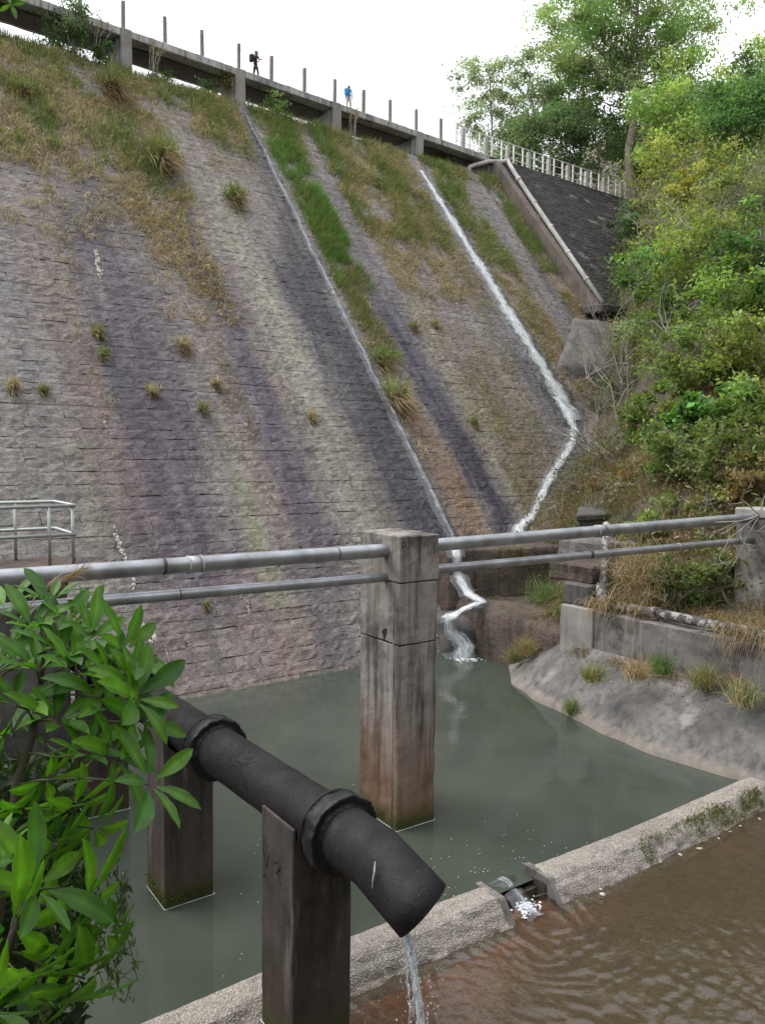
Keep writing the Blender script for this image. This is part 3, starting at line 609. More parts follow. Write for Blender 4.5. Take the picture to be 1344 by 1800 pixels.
sh = quad_block('rock_shelf', [W(7.9, -0.9, 1.72), W(12.4, 1.6, 1.72), tuple(wr_), tuple(wl)], 2.6, M['concrete_brown'], None, 0.06, bev=0.2, cut=0.2, amp=0.10, smooth=True)
tag(sh, 'brown rock shelf below the mossy wall, wet where the cascade lands', 'rock shelf')
# broken concrete steps in the gully beside the right stream
def gully(name, pts, drop, mat, label):
    o = quad_block(name, [aty(*p) for p in pts], drop, mat, None, 0.05, bev=0.16, cut=0.3, amp=0.10, smooth=True); return tag(o, label, 'concrete block')
gully('concrete_block', [(1008, 556, 49.5), (1078, 566, 50.5), (1092, 652, 46.5), (978, 638, 45.0)], 2.4, M['rock_grey'], 'pale grey sloping concrete slab below the foot of the abutment wall')
gully('concrete_block', [(1010, 668, 46), (1120, 676, 47), (1130, 735, 44.5), (1000, 722, 43.6)], 2.0, M['concrete_brown'], 'brown concrete step between the pale slab and the flat brown slab')
gully('concrete_block', [(1040, 722, 43.5), (1118, 738, 44.5), (1132, 800, 41.6), (1018, 790, 40.8)], 2.2, M['concrete_strip'], 'flat brown concrete slab right of the bend in the stream')
gully('concrete_block', [(1008, 796, 40.4), (1100, 806, 41.2), (1092, 880, 38.6), (975, 862, 37.8)], 2.4, M['concrete_brown'], 'dark brown concrete step lowest beside the stream under bare twigs')
lb = quad_block('ledge_slab', [W(29.2, -13.5, 16.4), W(34.5, -13.8, 16.6), W(34.3, -11.2, 16.5), W(29.0, -11.2, 16.3)], 0.5, M['concrete_dark'], None, 0.0, bev=0.06, cut=0.4, amp=0.05)
tag(lb, 'dark concrete ledge at the foot of the abutment wall where the white pipe ends', 'ledge')
# the right stream bends and runs down the gully, along the ledge and over the wall
def fp_(px, py, lift=0.25): return onplane(px, py, P0+fn*lift, fn)
up1 = fn*0.6+UPV*0.5
ribbon('stream_gully', [fp_(976, 700, 0.2), fp_(992, 722, 0.45), fp_(1008, 755, 0.6), fp_(1004, 780, 0.6), fp_(984, 812, 0.5), fp_(960, 850, 0.45), fp_(944, 885, 0.4), fp_(938, 905, 0.4), fp_(912, 928, 0.35), fp_(903, 950, 0.3), W(12.2, -1.3, 3.52)],
       [0.55, 0.6, 0.5, 0.42, 0.35, 0.33, 0.3, 0.32, 0.45, 0.45, 0.4], M['foam'], up=[fn]+[up1]*10)
ribbon('cascade', [W(8.6, -0.75, 3.54), W(7.72, -0.52, 3.53), W(7.6, -0.30, 3.25), onz(803, 1010, 2.6), onz(822, 1046, 1.95), onz(846, 1060, 1.80), onz(812, 1074, 1.62), onz(789, 1090, 1.30), onz(792, 1112, 0.85), onz(812, 1134, 0.4), onz(818, 1163, -0.12)],
       [0.2, 0.26, 0.3, 0.38, 0.42, 0.34, 0.42, 0.34, 0.46, 0.62, 0.7], M['foam'], up=[UPV, UPV, np.array([0, -1, .3]), np.array([0.2, -1, .4]), np.array([0.1, -.7, .7]), UPV, UPV, np.array([-.2, -.8, .6]), np.array([0, -.7, .7]), np.array([0, -.7, .7]), UPV])
mb = MB()
for q in range(110):
    c = onz(random.gauss(818, 13), 1157+abs(random.gauss(0, 3)), 0.004); R_ = random.uniform(0.008, 0.04); k_ = 7
    mb.add([c+np.array([0, 0, R_*0.35])]+[c+np.array([math.cos(b)*R_*random.uniform(.5, 1.4), math.sin(b)*R_*random.uniform(.5, 1.4), 0]) for b in np.linspace(0, 6.28, k_+1)[:-1]], [(0, i+1, (i+1) % k_+1) for i in range(k_)])
tag(mb.build('cascade_foam', M['foam_white'], None, True), 'white foam where the cascade enters the pool', 'foam', kind='stuff')
# stones under the last fall
quad_block('apron_step', [W(7.2, -1.0, 1.3), onz(835, 1075, 1.3), onz(838, 1105, 0.9), onz(778, 1092, 1.15)], 2.0, M['concrete_dark'], None, 0.25, bev=0.16, cut=0.2, amp=0.09, smooth=True)
tag(bpy.data.objects['apron_step'], 'dark wet rock step under the foot of the white cascade', 'rock')
# domed concrete apron between the pool and the retaining wall
wv = np.arange(1.6, 17.5, 0.14); tv = np.concatenate([np.linspace(-0.16, 0, 4)[:-1], np.linspace(0, 1.12, 28)])
WA, TA = np.meshgrid(wv, tv, indexing='ij')
uw = np.interp(WA, [1.5, 2.4, 3.2, 4.2, 5.46, 7.3, 9.46, 11, 12.4, 18], [8.6, 7.6, 6.85, 5.95, 5.36, 4.92, 4.5, 4.5, 4.72, 5.0]); ut = np.interp(WA, [1.5, 3.2, 5.2, 6.2, 18], [10.2, 9.2, 7.3, 6.5, 6.62])
zt_ = np.interp(WA, [1.5, 3.0, 5.5, 18], [0.75, 1.05, 1.5, 1.5])
ZA = zt_*np.where(TA < 0, TA*3.2, 0.4*np.minimum(TA, 1)+0.6*(1-(1-np.minimum(TA, 1))**1.7))+0.02
ZA = ZA+0.10*np.exp(-((TA-0.03)/0.03)**2)*0.6+(fnoise(WA*0.5, TA*2, 2, 2)-0.5)*0.22*sstep(0.1, 0.4, TA)+(fnoise(WA*3, TA*9, 6)-0.5)*0.018
UA = uw+(ut-uw)*TA+(fnoise(WA*1.2, TA*0, 9)-0.5)*0.2*(1-np.clip(TA, 0, 1))
na, nb = WA.shape; i_, j_ = np.meshgrid(np.arange(na-1), np.arange(nb-1), indexing='ij'); a_ = i_*nb+j_
tag(big_mesh('apron', WV(UA, WA, ZA).reshape(-1, 3), np.stack([a_, a_+1, a_+nb+1, a_+nb], -1).reshape(-1, 4), M['concrete_apron'], smooth=True), kind='structure')
# retaining wall
rw = empty('retaining_wall', W(6.7, 10, 1.4), 'stained concrete retaining wall above the sloping apron on the right', 'wall')
rough_block('wall_end', uw_block(6.46, 7.5, 5.55, 6.75, 0.2, 2.62), M['concrete_pale'], rw, bev=0.03, cut=0.25, amp=0.02)
rough_block('wall_face', uw_block(6.5, 7.4, 6.76, 22, 0.2, 2.60), M['concrete_wall'], rw, bev=0.03, cut=0.3, amp=0.03)
rough_block('upper_block', uw_block(6.62, 7.6, 5.5, 6.45, 2.63, 3.25), M['concrete_dark'], rw, bev=0.05, cut=0.2, amp=0.03)
rough_block('upper_block', uw_block(7.0, 8.6, 4.6, 6.3, 3.2, 3.75), M['concrete_brown'], rw, bev=0.06, cut=0.16, amp=0.06, smooth=False)
rough_block('upper_block', uw_block(8.2, 9.6, 3.9, 5.9, 3.3, 4.3), M['rock_grey'], rw, bev=0.06, cut=0.16, amp=0.06, seed=3)
# old flaking pipe on the wall
op = empty('old_pipe', W(6.85, 8, 2.7), 'old pipe with flaking white and black paint along the top of the retaining wall', 'pipe')
mb = MB(); mb.tube([W(6.86, 7.05, 2.80), W(6.84, 12.2, 2.78), W(6.84, 22, 2.76)], 0.135, 16); mb.build('pipe', M['flaking'], op, True)
mb = MB(); mb.tube([W(6.86, 7.1, 2.80), W(6.88, 6.8, 2.84), W(6.95, 6.62, 3.0), W(7.05, 6.6, 3.3)], 0.17, 14); mb.build('elbow', M['flaking'], op, True)
mb = MB(); mb.tube([W(7.05, 6.6, 3.2), W(7.9, 6.0, 4.4), W(8.3, 5.7, 4.9)], 0.12, 14); mb.build('riser', M['flaking'], op, True)
for w_ in (8.4, 11.3): mb = MB(); mb.tube([W(6.85, w_, 2.79), W(6.85, w_+0.16, 2.79)], 0.175, 16); mb.build('coupling', M['flaking'], op, True)
bx = quad_block('inspection_chamber', [aty(1018, 889, 30.5), aty(1096, 886, 31.5), aty(1104, 901, 29.6), aty(1012, 906, 28.6)], 0.22, M['concrete_dark'], None, bev=0.04, cut=0.3, amp=0.03)
tag(bx, 'dark concrete cover slab in the undergrowth behind the retaining wall', 'slab')
bx2 = quad_block('chamber_wall', [aty(1020, 905, 30.4), aty(1094, 902, 31.4), aty(1101, 908, 29.7), aty(1016, 912, 28.75)], 2.4, M['concrete_dark'], bx, bev=0.05, cut=0.3, amp=0.03)

# ------------------------------------------------------------------ pool and lower basin
AW = math.radians(55.0); dw = np.array([math.sin(AW), math.cos(AW), 0]); nw = np.array([math.cos(AW), -math.sin(AW), 0])
ZC = 0.12; A0 = onz(927, 1522.3, ZC); A0[2] = 0
def S(s, t, z=0.0): return A0+s*dw+t*nw+np.array([0, 0, z])
SL = (onz(849, 1554.7, ZC)-A0)@dw
mb = MB(); c = [S(-40, 0.2), S(12, 0.2), W(14, -0.6, 0), W(-40, -0.6, 0)]; mb.add([tuple(p) for p in c], [(0, 1, 2, 3)])
tag(mb.build('pool_water', M['pool']), kind='structure')
ZB = -0.20
sv = np.arange(-9, 11.0, 0.05); tv = np.arange(0.50, 7.5, 0.05); SS, TTv = np.meshgrid(sv, tv, indexing='ij')
def ripple(cs, ct, lam, amp, dec, ph=0):
    d = np.hypot(SS-cs, (TTv-ct)); d = d+(fnoise(SS*1.3, TTv*1.3, 5+int(lam*100))-0.5)*0.9
    return amp*np.sin(2*math.pi*d/lam+ph)*np.exp(-d/dec)
jet = np.array([0.62, 7.25, 0]); js = (jet-A0)@dw; jt = (jet-A0)@nw; ns_ = SL/2
HZ = ripple(js, jt, 0.21, 0.009, 3.2)+ripple(ns_, 0.9, 0.26, 0.009, 2.8)+ripple(ns_+0.4, 0.2, 0.17, 0.004, 2.5)+ripple(js-0.7, jt+0.5, 0.29, 0.005, 4)+(fnoise(SS*5+TTv*2, TTv*2.2, 31)-0.5)*0.016
HZ = HZ*np.clip(2.6*fnoise(SS*0.9, TTv*0.9, 3)-0.55, 0.1, 2)*(0.25+0.75*sstep(3.2, 0.5, SS-0.5*TTv))+(fnoise(SS*3.2, TTv*3.2, 8)-0.5)*0.012
Vb = A0+SS[..., None]*dw+TTv[..., None]*nw; Vb[..., 2] = ZB+HZ
na, nb = SS.shape; i_, j_ = np.meshgrid(np.arange(na-1), np.arange(nb-1), indexing='ij'); a_ = i_*nb+j_
tag(big_mesh('basin_water', Vb.reshape(-1, 3), np.stack([a_, a_+1, a_+nb+1, a_+nb], -1).reshape(-1, 4), M['basin'], smooth=True), kind='structure')
sv = np.arange(-10, 13, 0.2); tv = np.arange(0.3, 9, 0.2); SB, TB = np.meshgrid(sv, tv, indexing='ij')
k = (sstep(1.9, 0.5, TB+(fnoise(SB, TB, 2)-0.5)*1.2)*sstep(1.8, -0.6, SB+TB*0.0))[..., None]
n = fnoise(SB*0.8, TB*0.8, 7)[..., None]
cb = np.array([0.23, 0.155, 0.082])*(1-n)+np.array([0.14, 0.108, 0.062])*n; cb = cb*(1-k)+np.array([0.42, 0.155, 0.065])*k
Vq = A0+SB[..., None]*dw+TB[..., None]*nw; Vq[..., 2] = -0.30-0.16*sstep(0.5, 3, TB)+(n[..., 0]-0.5)*0.08
na, nb = SB.shape; i_, j_ = np.meshgrid(np.arange(na-1), np.arange(nb-1), indexing='ij'); a_ = i_*nb+j_
tag(big_mesh('basin_bed', Vq.reshape(-1, 3), np.stack([a_, a_+nb, a_+nb+1, a_+1], -1).reshape(-1, 4), M['stone'], smooth=True, col=cb.reshape(-1, 3)), kind='structure')

# ------------------------------------------------------------------ weir of pebbly concrete in two lengths
WP = [(-0.04, -0.9), (-0.02, -0.3), (0.0, ZC-0.03), (0.04, ZC)]+[(t, ZC+0.012*math.sin(t*7)) for t in np.linspace(0.1, 0.42, 6)]+[(0.48, ZC-0.03)]+[(0.48+t*0.36, ZC-0.03-t*0.40) for t in np.linspace(0.15, 1, 7)]+[(0.92, -0.9)]
def weir(name, s0, s1, label, endpart):
    sv = np.linspace(s0, s1, max(3, int(abs(s1-s0)/0.06))); nq = len(WP)
    SG, QG = np.meshgrid(sv, np.arange(nq), indexing='ij'); wp_ = np.array(WP)
    DN = (fnoise(SG*2.2, QG*0.55, 3)-0.5)*0.05+(vnoise(SG*7, QG*0.8, 5)-0.5)*0.03; DN[:, 0] = 0; DN[:, -1] = 0
    LN = 0.05*np.sin(SG*0.55+0.6)*np.minimum(1, np.abs(SG)/2)
    V = list((A0+SG[..., None]*dw+(wp_[None, :, 0]+LN+DN*0.8)[..., None]*nw+(wp_[None, :, 1]+DN)[..., None]*UPV).reshape(-1, 3))
    nq = len(WP); F_ = []
    for i in range(len(sv)-1):
        for q in range(nq-1): F_.append((i*nq+q, (i+1)*nq+q, (i+1)*nq+q+1, i*nq+q+1))
    mb = MB(); mb.add(V, F_+[tuple(range(nq)), tuple(range(len(V)-1, len(V)-nq-1, -1))]); o = mb.build(name, M['concrete_weir'])
    return tag(o, label, 'weir')
weR = weir('weir_wall', 0.05, 12.5, 'pebbly concrete weir wall right of the notch with a strip of moss', 1)
weL = weir('weir_wall', -15, SL-0.05, 'pebbly concrete weir wall left of the notch passing behind the black pipe pier', 0)
def cheek(s0, s1, par):
    cs = [tuple(S(s, t, z)) for s in (s0, s1) for t, z in ((-0.06, -0.7), (0.90, -0.7), (0.80, -0.20), (0.50, ZC-0.015))]
    cs = cs
    mb = MB(); v = []
    pr = [(-0.07, -0.7), (-0.07, ZC+0.012), (0.47, ZC+0.012), (0.50, ZC-0.01), (0.88, -0.38), (0.90, -0.7)]
    for s in (s0, s1): v += [tuple(S(s, t, z)) for t, z in pr]
    n = len(pr); mb.add(v, [tuple(range(n)), tuple(range(2*n-1, n-1, -1))]+[(i, i+n, (i+1) % n+n, (i+1) % n) for i in range(n)])
    mb.build('end_cheek', M['concrete_wall'], par)
cheek(-0.02, 0.10, weR); cheek(SL-0.10, SL+0.02, weL)
sill = empty('notch_gate', S(SL/2, 0.2, -0.2), 'rusty metal stop plates in the notch between the two weir walls', 'gate')
axs = (dw, nw, UPV)
def plate(c, rz, half, name='plate'):
    ca, sa = math.cos(rz), math.sin(rz); mb = MB(); mb.box(c, (ca*dw+sa*nw, -sa*dw+ca*nw, UPV), half); mb.build(name, M['plate'], sill)
plate(S(-0.05, 0.30, -0.10), 1.5, (0.14, 0.010, 0.13))
plate(S(SL+0.07, 0.12, -0.12), 1.8, (0.15, 0.008, 0.13))
plate(S(SL/2, 0.22, -0.30), 0, (abs(SL)/2-0.02, 0.05, 0.2), 'sill')
mb = MB(); mb.tube([S(-0.02, 0.46, -0.13), S(-0.03, 0.9, -0.235)], 0.018, 6); mb.tube([S(-0.02, 0.46, -0.13), S(-0.25, 0.40, -0.15)], 0.018, 6); mb.build('bar', M['plate'], sill)
ribbon('notch_flow', [S(SL/2, -0.10, -0.03), S(SL/2, 0.10, -0.05), S(SL/2, 0.30, -0.13), S(SL/2-0.02, 0.52, -0.22), S(SL/2-0.02, 0.8, -0.235)], [0.26, 0.24, 0.24, 0.30, 0.34], M['foam_thin'], up=[UPV]*5, wob=0.02, step=0.04, rough=0.03)
# froth at the foot of the notch
mb = MB()
for q in range(120):
    a = random.uniform(0, 6.28); rr = abs(random.gauss(0, 0.11)); c = S(SL/2+rr*math.cos(a)*1.4, 0.50+rr*math.sin(a), ZB+0.03*random.random()); R_ = random.uniform(0.010, 0.036)
    ring = [c+np.array([math.cos(b)*R_*random.uniform(.7, 1.3), math.sin(b)*R_*random.uniform(.7, 1.3), 0]) for b in np.linspace(0, 6.28, 7)[:-1]]
    mb.add([c+np.array([0, 0, R_*0.6])]+ring, [(0, i+1, (i+1) % 6+1) for i in range(6)])
tag(mb.build('foam', M['foam_white'], None, True), 'white froth where the notch spills into the lower basin', 'foam', kind='stuff')
# specks floating on the pool
mb = MB()
for q in range(130):
    if q < 70: c = S(random.gauss(-0.3, 0.9), -abs(random.gauss(0.2, 0.9)), 0.006)
    else: c = S(random.uniform(-7, 1.5), random.uniform(-5.5, -0.3), 0.006)
    R_ = random.uniform(0.004, 0.011); mb.add([c+np.array([math.cos(b)*R_, math.sin(b)*R_, 0.003]) for b in (0, 1.26, 2.5, 3.8, 5.0)], [(0, 1, 2, 3, 4)])
tag(mb.build('floating_specks', M['foam_white']), 'tiny white specks drifting on the green pool', 'specks', kind='stuff')

# ------------------------------------------------------------------ concrete pillar carrying the two galvanised pipes
AP = math.radians(55.5); dp1 = np.array([math.sin(AP), math.cos(AP), 0]); dp2 = np.array([-math.cos(AP), math.sin(AP), 0])
PA = onz(697, 1462); SIDE = 0.87; SIDE2 = 1.30; PC = PA+dp1*SIDE/2+dp2*SIDE2/2; PRUN = PA+dp1*SIDE/2+dp2*0.43
pil = empty('concrete_pillar', PC, 'tall square concrete pillar standing in the pool, rusty brown towards the water', 'pillar')
PZ = aty(702.7, 943, PA[1])[2]; ZCAP = aty(702, 1026, PA[1])[2]; ZJ = aty(700, 1136, PA[1])[2]
rough_block('shaft', framed(PC[:2], dp1[:2], dp2[:2], SIDE/2, SIDE2/2, -1.5, ZJ-0.002), M['concrete_pillar'], pil, bev=0.022, cut=0.13, amp=0.011)
rough_block('shaft_upper', framed(PC[:2], dp1[:2], dp2[:2], SIDE/2+0.002, SIDE2/2+0.002, ZJ+0.002, ZCAP-0.008), M['concrete_pillar'], pil, bev=0.022, cut=0.13, amp=0.011, seed=2)
rough_block('joint', framed(PC[:2], dp1[:2], dp2[:2], SIDE/2-0.012, SIDE2/2-0.012, ZJ-0.03, ZCAP+0.03), M['crack'], pil, bev=0.0, cut=2, amp=0)
rough_block('cap_block', framed(PC[:2], dp1[:2], dp2[:2], SIDE/2+0.014, SIDE2/2+0.014, ZCAP+0.004, PZ), M['concrete_pillar'], pil, bev=0.02, cut=0.12, amp=0.011, seed=4)
gb = MB(); g0 = PA+dp2*0.17-dp1*0.004; gb.box(g0+UPV*(ZCAP/2), (dp2, dp1, UPV), (0.016, 0.012, ZCAP/2)); gb.build('rib', M['concrete_pillar'], pil)
def scum(name, c, a1, a2, h1, h2, par):
    mb = MB(); cs = [np.array([*(c[:2]+sx*(h1+0.012)*a1[:2]+sy*(h2+0.012)*a2[:2]), 0.006]) for sx, sy in ((-1, -1), (1, -1), (1, 1), (-1, 1), (-1, -1))]
    for p, q in zip(cs[:-1], cs[1:]): mb.tube([p, (p+q)/2+np.array([0, 0, 0.001]), q], 0.0045, 5)
    mb.build(name, M['foam_white'], par)
scum('scum_line', PC, dp1, dp2, SIDE/2, SIDE2/2, pil)
def strokes(lines, origin, ax, ay, wdt, mat, par, name):
    mb = MB()
    for ln in lines: mb.tube([origin+ax*x+ay*y for x, y in ln], wdt, 5)
    return mb.build(name, mat, par)
# letter B scratched at the top of the pillar
o = PA+dp1*0.025-dp2*0.016+UPV*(PZ-0.27)
strokes([[(0, 0), (0, 0.16)], [(0, 0.16), (0.07, 0.155), (0.095, 0.12), (0.07, 0.085), (0, 0.08)], [(0.07, 0.085), (0.11, 0.06), (0.09, 0.01), (0, 0)]], o, dp1, UPV, 0.007, M['scratch'], pil, 'scratched_letter')

def s_px(px, base):                                  # where along the pipe run (az dp1) a column of the photograph lies
    k = (px-CX)/F
    return (k*base[1]-base[0])/(dp1[0]-k*dp1[1])
def gal_pipe(name, yL, y0, y0r, yR, rad, label):
    b = PRUN.copy(); z0 = aty(681, y0, b[1]-0.25)[2]; z1 = aty(773, y0r, b[1]+0.4)[2]
    sl, sr = s_px(0, b), s_px(1312, b); PL = b+sl*dp1; PR = b+sr*dp1
    zl = aty(0, yL, PL[1])[2]; zr = aty(1312, yR, PR[1])[2]
    e = empty(name, b+UPV*z0, label, 'pipe')
    pts = [b+(sl-3.5)*dp1+UPV*(zl+(zl-z0)/(sl)*(-3.5)), b+sl*dp1+UPV*zl, b-0.3*dp1+UPV*z0, b+0.3*dp1+UPV*z1, b+sr*dp1+UPV*zr, b+(sr+0.4)*dp1+UPV*zr]
    zof = lambda s: np.interp(s, [sl-3.5, sl, -0.3, 0.3, sr], [p[2] for p in pts[:5]])
    ss = np.concatenate([np.linspace(sl-3.5, -0.44, 14), [0.0], np.linspace(0.44, sr+0.35, 14)])
    mb = MB(); mb.tube([b+s*dp1+UPV*zof(s) for s in ss], rad, 20); mb.build('pipe', M['galvanised'], e, True)
    return e, b, zof
e1, b1, zf1 = gal_pipe('upper_pipe', 1016, 967.5, 958.8, 911, 0.128, 'thicker grey galvanised pipe, upper of the two through the pillar')
e2, b2, zf2 = gal_pipe('lower_pipe', 1071, 1014.6, 1000.7, 950.5, 0.088, 'thinner grey galvanised pipe, lower of the two through the pillar')
def ringat(e, b, zf, px, rad, w, mat):
    s = s_px(px, b); mb = MB(); mb.tube([b+(s-w)*dp1+UPV*zf(s-w), b+(s+w)*dp1+UPV*zf(s+w)], rad, 20); mb.build('coupling', mat, e, True)
ringat(e1, b1, zf1, 340, 0.136, 0.11, M['galvanised'])
for p in (329, 352): ringat(e1, b1, zf1, p, 0.142, 0.016, M['white_old'])
ringat(e1, b1, zf1, 285, 0.1295, 0.03, M['plate']); ringat(e1, b1, zf1, 1050, 0.142, 0.022, M['white_old']); ringat(e1, b1, zf1, 1058, 0.136, 0.10, M['galvanised'])
ringat(e1, b1, zf1, 592, 0.1295, 0.012, M['plate']); ringat(e2, b2, zf2, 313, 0.0895, 0.01, M['plate']); ringat(e2, b2, zf2, 1040, 0.0895, 0.05, M['plate']); ringat(e2, b2, zf2, 1196, 0.094, 0.05, M['galvanised'])
sr = s_px(1322, b1); RC = b1+(sr+0.55)*dp1
rp = empty('concrete_pillar', RC, 'mottled grey concrete pillar at the right edge holding the far pipe ends', 'pillar')
RZ = aty(1322, 893, RC[1])[2]
rough_block('shaft', framed(RC[:2], dp1[:2], dp2[:2], 0.48, 0.48, 0.6, RZ-0.25), M['concrete_wall'], rp, bev=0.03, cut=0.2, amp=0.015)
rough_block('cap_block', framed(RC[:2], dp1[:2], dp2[:2], 0.52, 0.52, RZ-0.24, RZ), M['concrete_pale'], rp, bev=0.03, cut=0.2, amp=0.015)

# ------------------------------------------------------------------ black pipe on its piers
bdir = np.array([math.sin(math.radians(37.4)), -math.cos(math.radians(37.4)), 0]); BC = np.array([-0.87, 9.23, 2.72]); BR = 0.33
side = np.cross(bdir, UPV)
AQ = math.radians(55); q1 = np.array([math.sin(AQ), math.cos(AQ), 0]); q2 = np.array([-math.cos(AQ), math.sin(AQ), 0])
def bp(s, z=0.0): return BC+s*bdir+UPV*z
pipe = empty('black_pipe', bp(0), 'thick cracked black tarred pipe with wrapped collars spilling water', 'pipe')
def lathe(name, prof, mat, par, seg=48, wr=0.0, smooth=True):
    V = []; n = len(prof)
    for (s, r_) in prof:
        for a in np.linspace(0, 2*math.pi, seg, endpoint=False):
            k = r_+(wr*(mnoise.noise(Vector((s*9, math.cos(a)*4.5, math.sin(a)*4.5)))+0.6*mnoise.noise(Vector((s*16+5, math.cos(a)*11, math.sin(a)*11)))) if wr else 0)
            V.append(bp(s)+k*(math.cos(a)*side+math.sin(a)*UPV))
    mb = MB(); mb.add(V, [(i*seg+k, i*seg+(k+1) % seg, (i+1)*seg+(k+1) % seg, (i+1)*seg+k) for i in range(n-1) for k in range(seg)]); return mb.build(name, mat, par, smooth)
def bent(name, mat, par):
    seg = 48; s1 = 1.38; be = math.radians(15); d3 = bdir*math.cos(be)-UPV*math.sin(be)
    r1, r2 = ray(774, 1552), ray(698, 1640); m = np.cross(r1, r2); m /= np.linalg.norm(m)
    if m@d3 < 0: m = -m
    e = CAM+(ray(736, 1597)/ray(736, 1597)[1])*(bp(1.85)[1]); tc_ = CAM-e; tc_ /= np.linalg.norm(tc_); m = m-0.13*tc_; m /= np.linalg.norm(m)
    angs = np.linspace(0, 2*math.pi, seg, endpoint=False); rings = []
    mit = bdir+d3; mit /= np.linalg.norm(mit); J = bp(s1)
    def line_plane(p, d, c, n): return p+d*(((c-p)@n)/(d@n))
    o1 = [BR*(math.cos(a)*side+math.sin(a)*UPV) for a in angs]
    for s in (0.72, 0.88): rings.append([bp(s)+v for v in o1])
    rings.append([bp(0.90)+v*1.02 for v in o1]); rings.append([bp(0.93)+v*1.02 for v in o1]); rings.append([bp(0.95)+v*1.005 for v in o1])
    ju = [line_plane(bp(0)+v, bdir, J, mit) for v in o1]; rings.append([p+(p-J)*0.0-bdir*0.05 for p in ju]); rings.append([J+(p-J)*1.012 for p in ju])
    ends = [line_plane(p, d3, e, m) for p in ju]
    for t in (0.06, 0.35, 0.7, 1.0): rings.append([p+(q-p)*t for p, q in zip(ju, ends)])
    ec = sum(ends)/seg; rings.append([ec+(q-ec)*0.93 for q in ends]); ins = [ec+(q-ec)*0.93 for q in ends]; rings.append([q-d3*0.3 for q in ins])
    V = [p for r_ in rings for p in r_]; n = len(rings); mb = MB()
    mb.add(V, [(i*seg+k, i*seg+(k+1) % seg, (i+1)*seg+(k+1) % seg, (i+1)*seg+k) for i in range(n-1) for k in range(seg)]+[tuple((n-1)*seg+k for k in range(seg))])
    mb.build(name, mat, par, True); return ends, ec
st = np.concatenate([np.arange(-13.5, 0.72, 0.09), [0.72]]); lathe('pipe_run', [(s, BR+0.004*mnoise.noise(Vector((s*3, 0, 0)))) for s in st], M['bitumen'], pipe, 48, 0.004)
ends, ec = bent('outlet', M['bitumen'], pipe)
lathe('seam', [(0.885, BR+0.002), (0.89, BR+0.012), (0.915, BR+0.012), (0.92, BR+0.002)], M['bitumen'], pipe, 48, 0.003)
for s0 in (0.68, -2.5, -5.55):
    w = 0.13
    lathe('collar', [(s0-w-0.10, BR), (s0-w-0.05, BR+0.03), (s0-w, BR+0.085), (s0-w+0.004, BR+0.090), (s0-w*0.5, BR+0.105), (s0, BR+0.112), (s0+w*0.5, BR+0.120), (s0+w-0.012, BR+0.124), (s0+w, BR+0.118), (s0+w+0.006, BR+0.108), (s0+w-0.012, BR+0.06), (s0+w-0.02, BR+0.02), (s0+w+0.02, BR-0.005)], M['rubber'], pipe, 72, 0.026)
    lathe('strap', [(s0-w-0.015, BR+0.10), (s0-w-0.01, BR+0.118), (s0-w+0.015, BR+0.124), (s0-w+0.02, BR+0.105)], M['rubber'], pipe, 48)
low = min(ends, key=lambda p: p[2]+0.25*p[0])
low = min(ends, key=lambda p: p[2])
mb = MB(); mb.tube([low+np.array([-0.02, 0.03, 0.06]), low+np.array([0, 0, -0.01]), low+np.array([0.005, 0, -0.05])], [0.07, 0.06, 0.035], 10); mb.build('spout_lip', M['bitumen'], pipe, True)
def on_pipe(px, py):
    rr = ray(px, py); t_ = 6.0
    while t_ < 12:
        q = CAM+rr*t_-BC; d_ = q-(q@bdir)*bdir
        if np.linalg.norm(d_) < BR+0.004: break
        t_ += 0.004
    return CAM+rr*t_
mb = MB(); mb.tube([on_pipe(659, 1514), on_pipe(658, 1530), on_pipe(655, 1548), on_pipe(654, 1566)], [0.004, 0.009, 0.006, 0.003], 5); mb.build('drip_mark', M['lime'], pipe)
def pier(name, c, label, lab2=None, ztop=2.74):
    e = empty(name, (c[0], c[1], -1.5), label, 'pier'); h = 0.395
    prof = [(-h, -1.5), (h, -1.5), (h, ztop)]+[(0.36*math.cos(a), 2.72+0.36*math.sin(a)) for a in np.linspace(0, -math.pi, 15)]+[(-h, ztop)]
    prof[3] = (0.355, ztop); prof[-2] = (-0.355, ztop)
    bm = bmesh.new(); rows = []
    for t in np.linspace(-h, h, 7): rows.append([bm.verts.new(Vector((c[0]+q1[0]*x+q2[0]*t, c[1]+q1[1]*x+q2[1]*t, z))) for x, z in prof])
    n = len(prof)
    for r0, r1 in zip(rows[:-1], rows[1:]):
        for k in range(n): bm.faces.new((r0[k], r0[(k+1) % n], r1[(k+1) % n], r1[k]))
    bm.faces.new(rows[0][::-1]); bm.faces.new(rows[-1]); bmesh.ops.recalc_face_normals(bm, faces=bm.faces)
    bm.normal_update()
    sharp = [ed for ed in bm.edges if len(ed.link_faces) == 2 and ed.calc_face_angle(0) > 1.2]
    bmesh.ops.bevel(bm, geom=sharp, offset=0.014, segments=1, affect='EDGES')
    bmesh.ops.subdivide_edges(bm, edges=[ed for ed in bm.edges if ed.calc_length() > 0.6], cuts=14)
    bmesh.ops.triangulate(bm, faces=[f for f in bm.faces if len(f.verts) > 4]); bm.normal_update()
    for v in bm.verts: v.co += v.normal*(mnoise.noise(v.co*4.0)*0.007)
    me = bpy.data.meshes.new('column'); bm.to_mesh(me); bm.free(); link('column', me, M['concrete_pier'], e)
    scum('scum_line', np.array([c[0], c[1]]), q1, q2, h, h, e)
    return e
near = pier('pipe_pier', (-0.87, 9.23), 'dark concrete pier nearest the camera with V2 scratched on its side')
mid = pier('pipe_pier', (-3.15, 12.21), 'concrete pier in the pool under the middle collar of the black pipe')
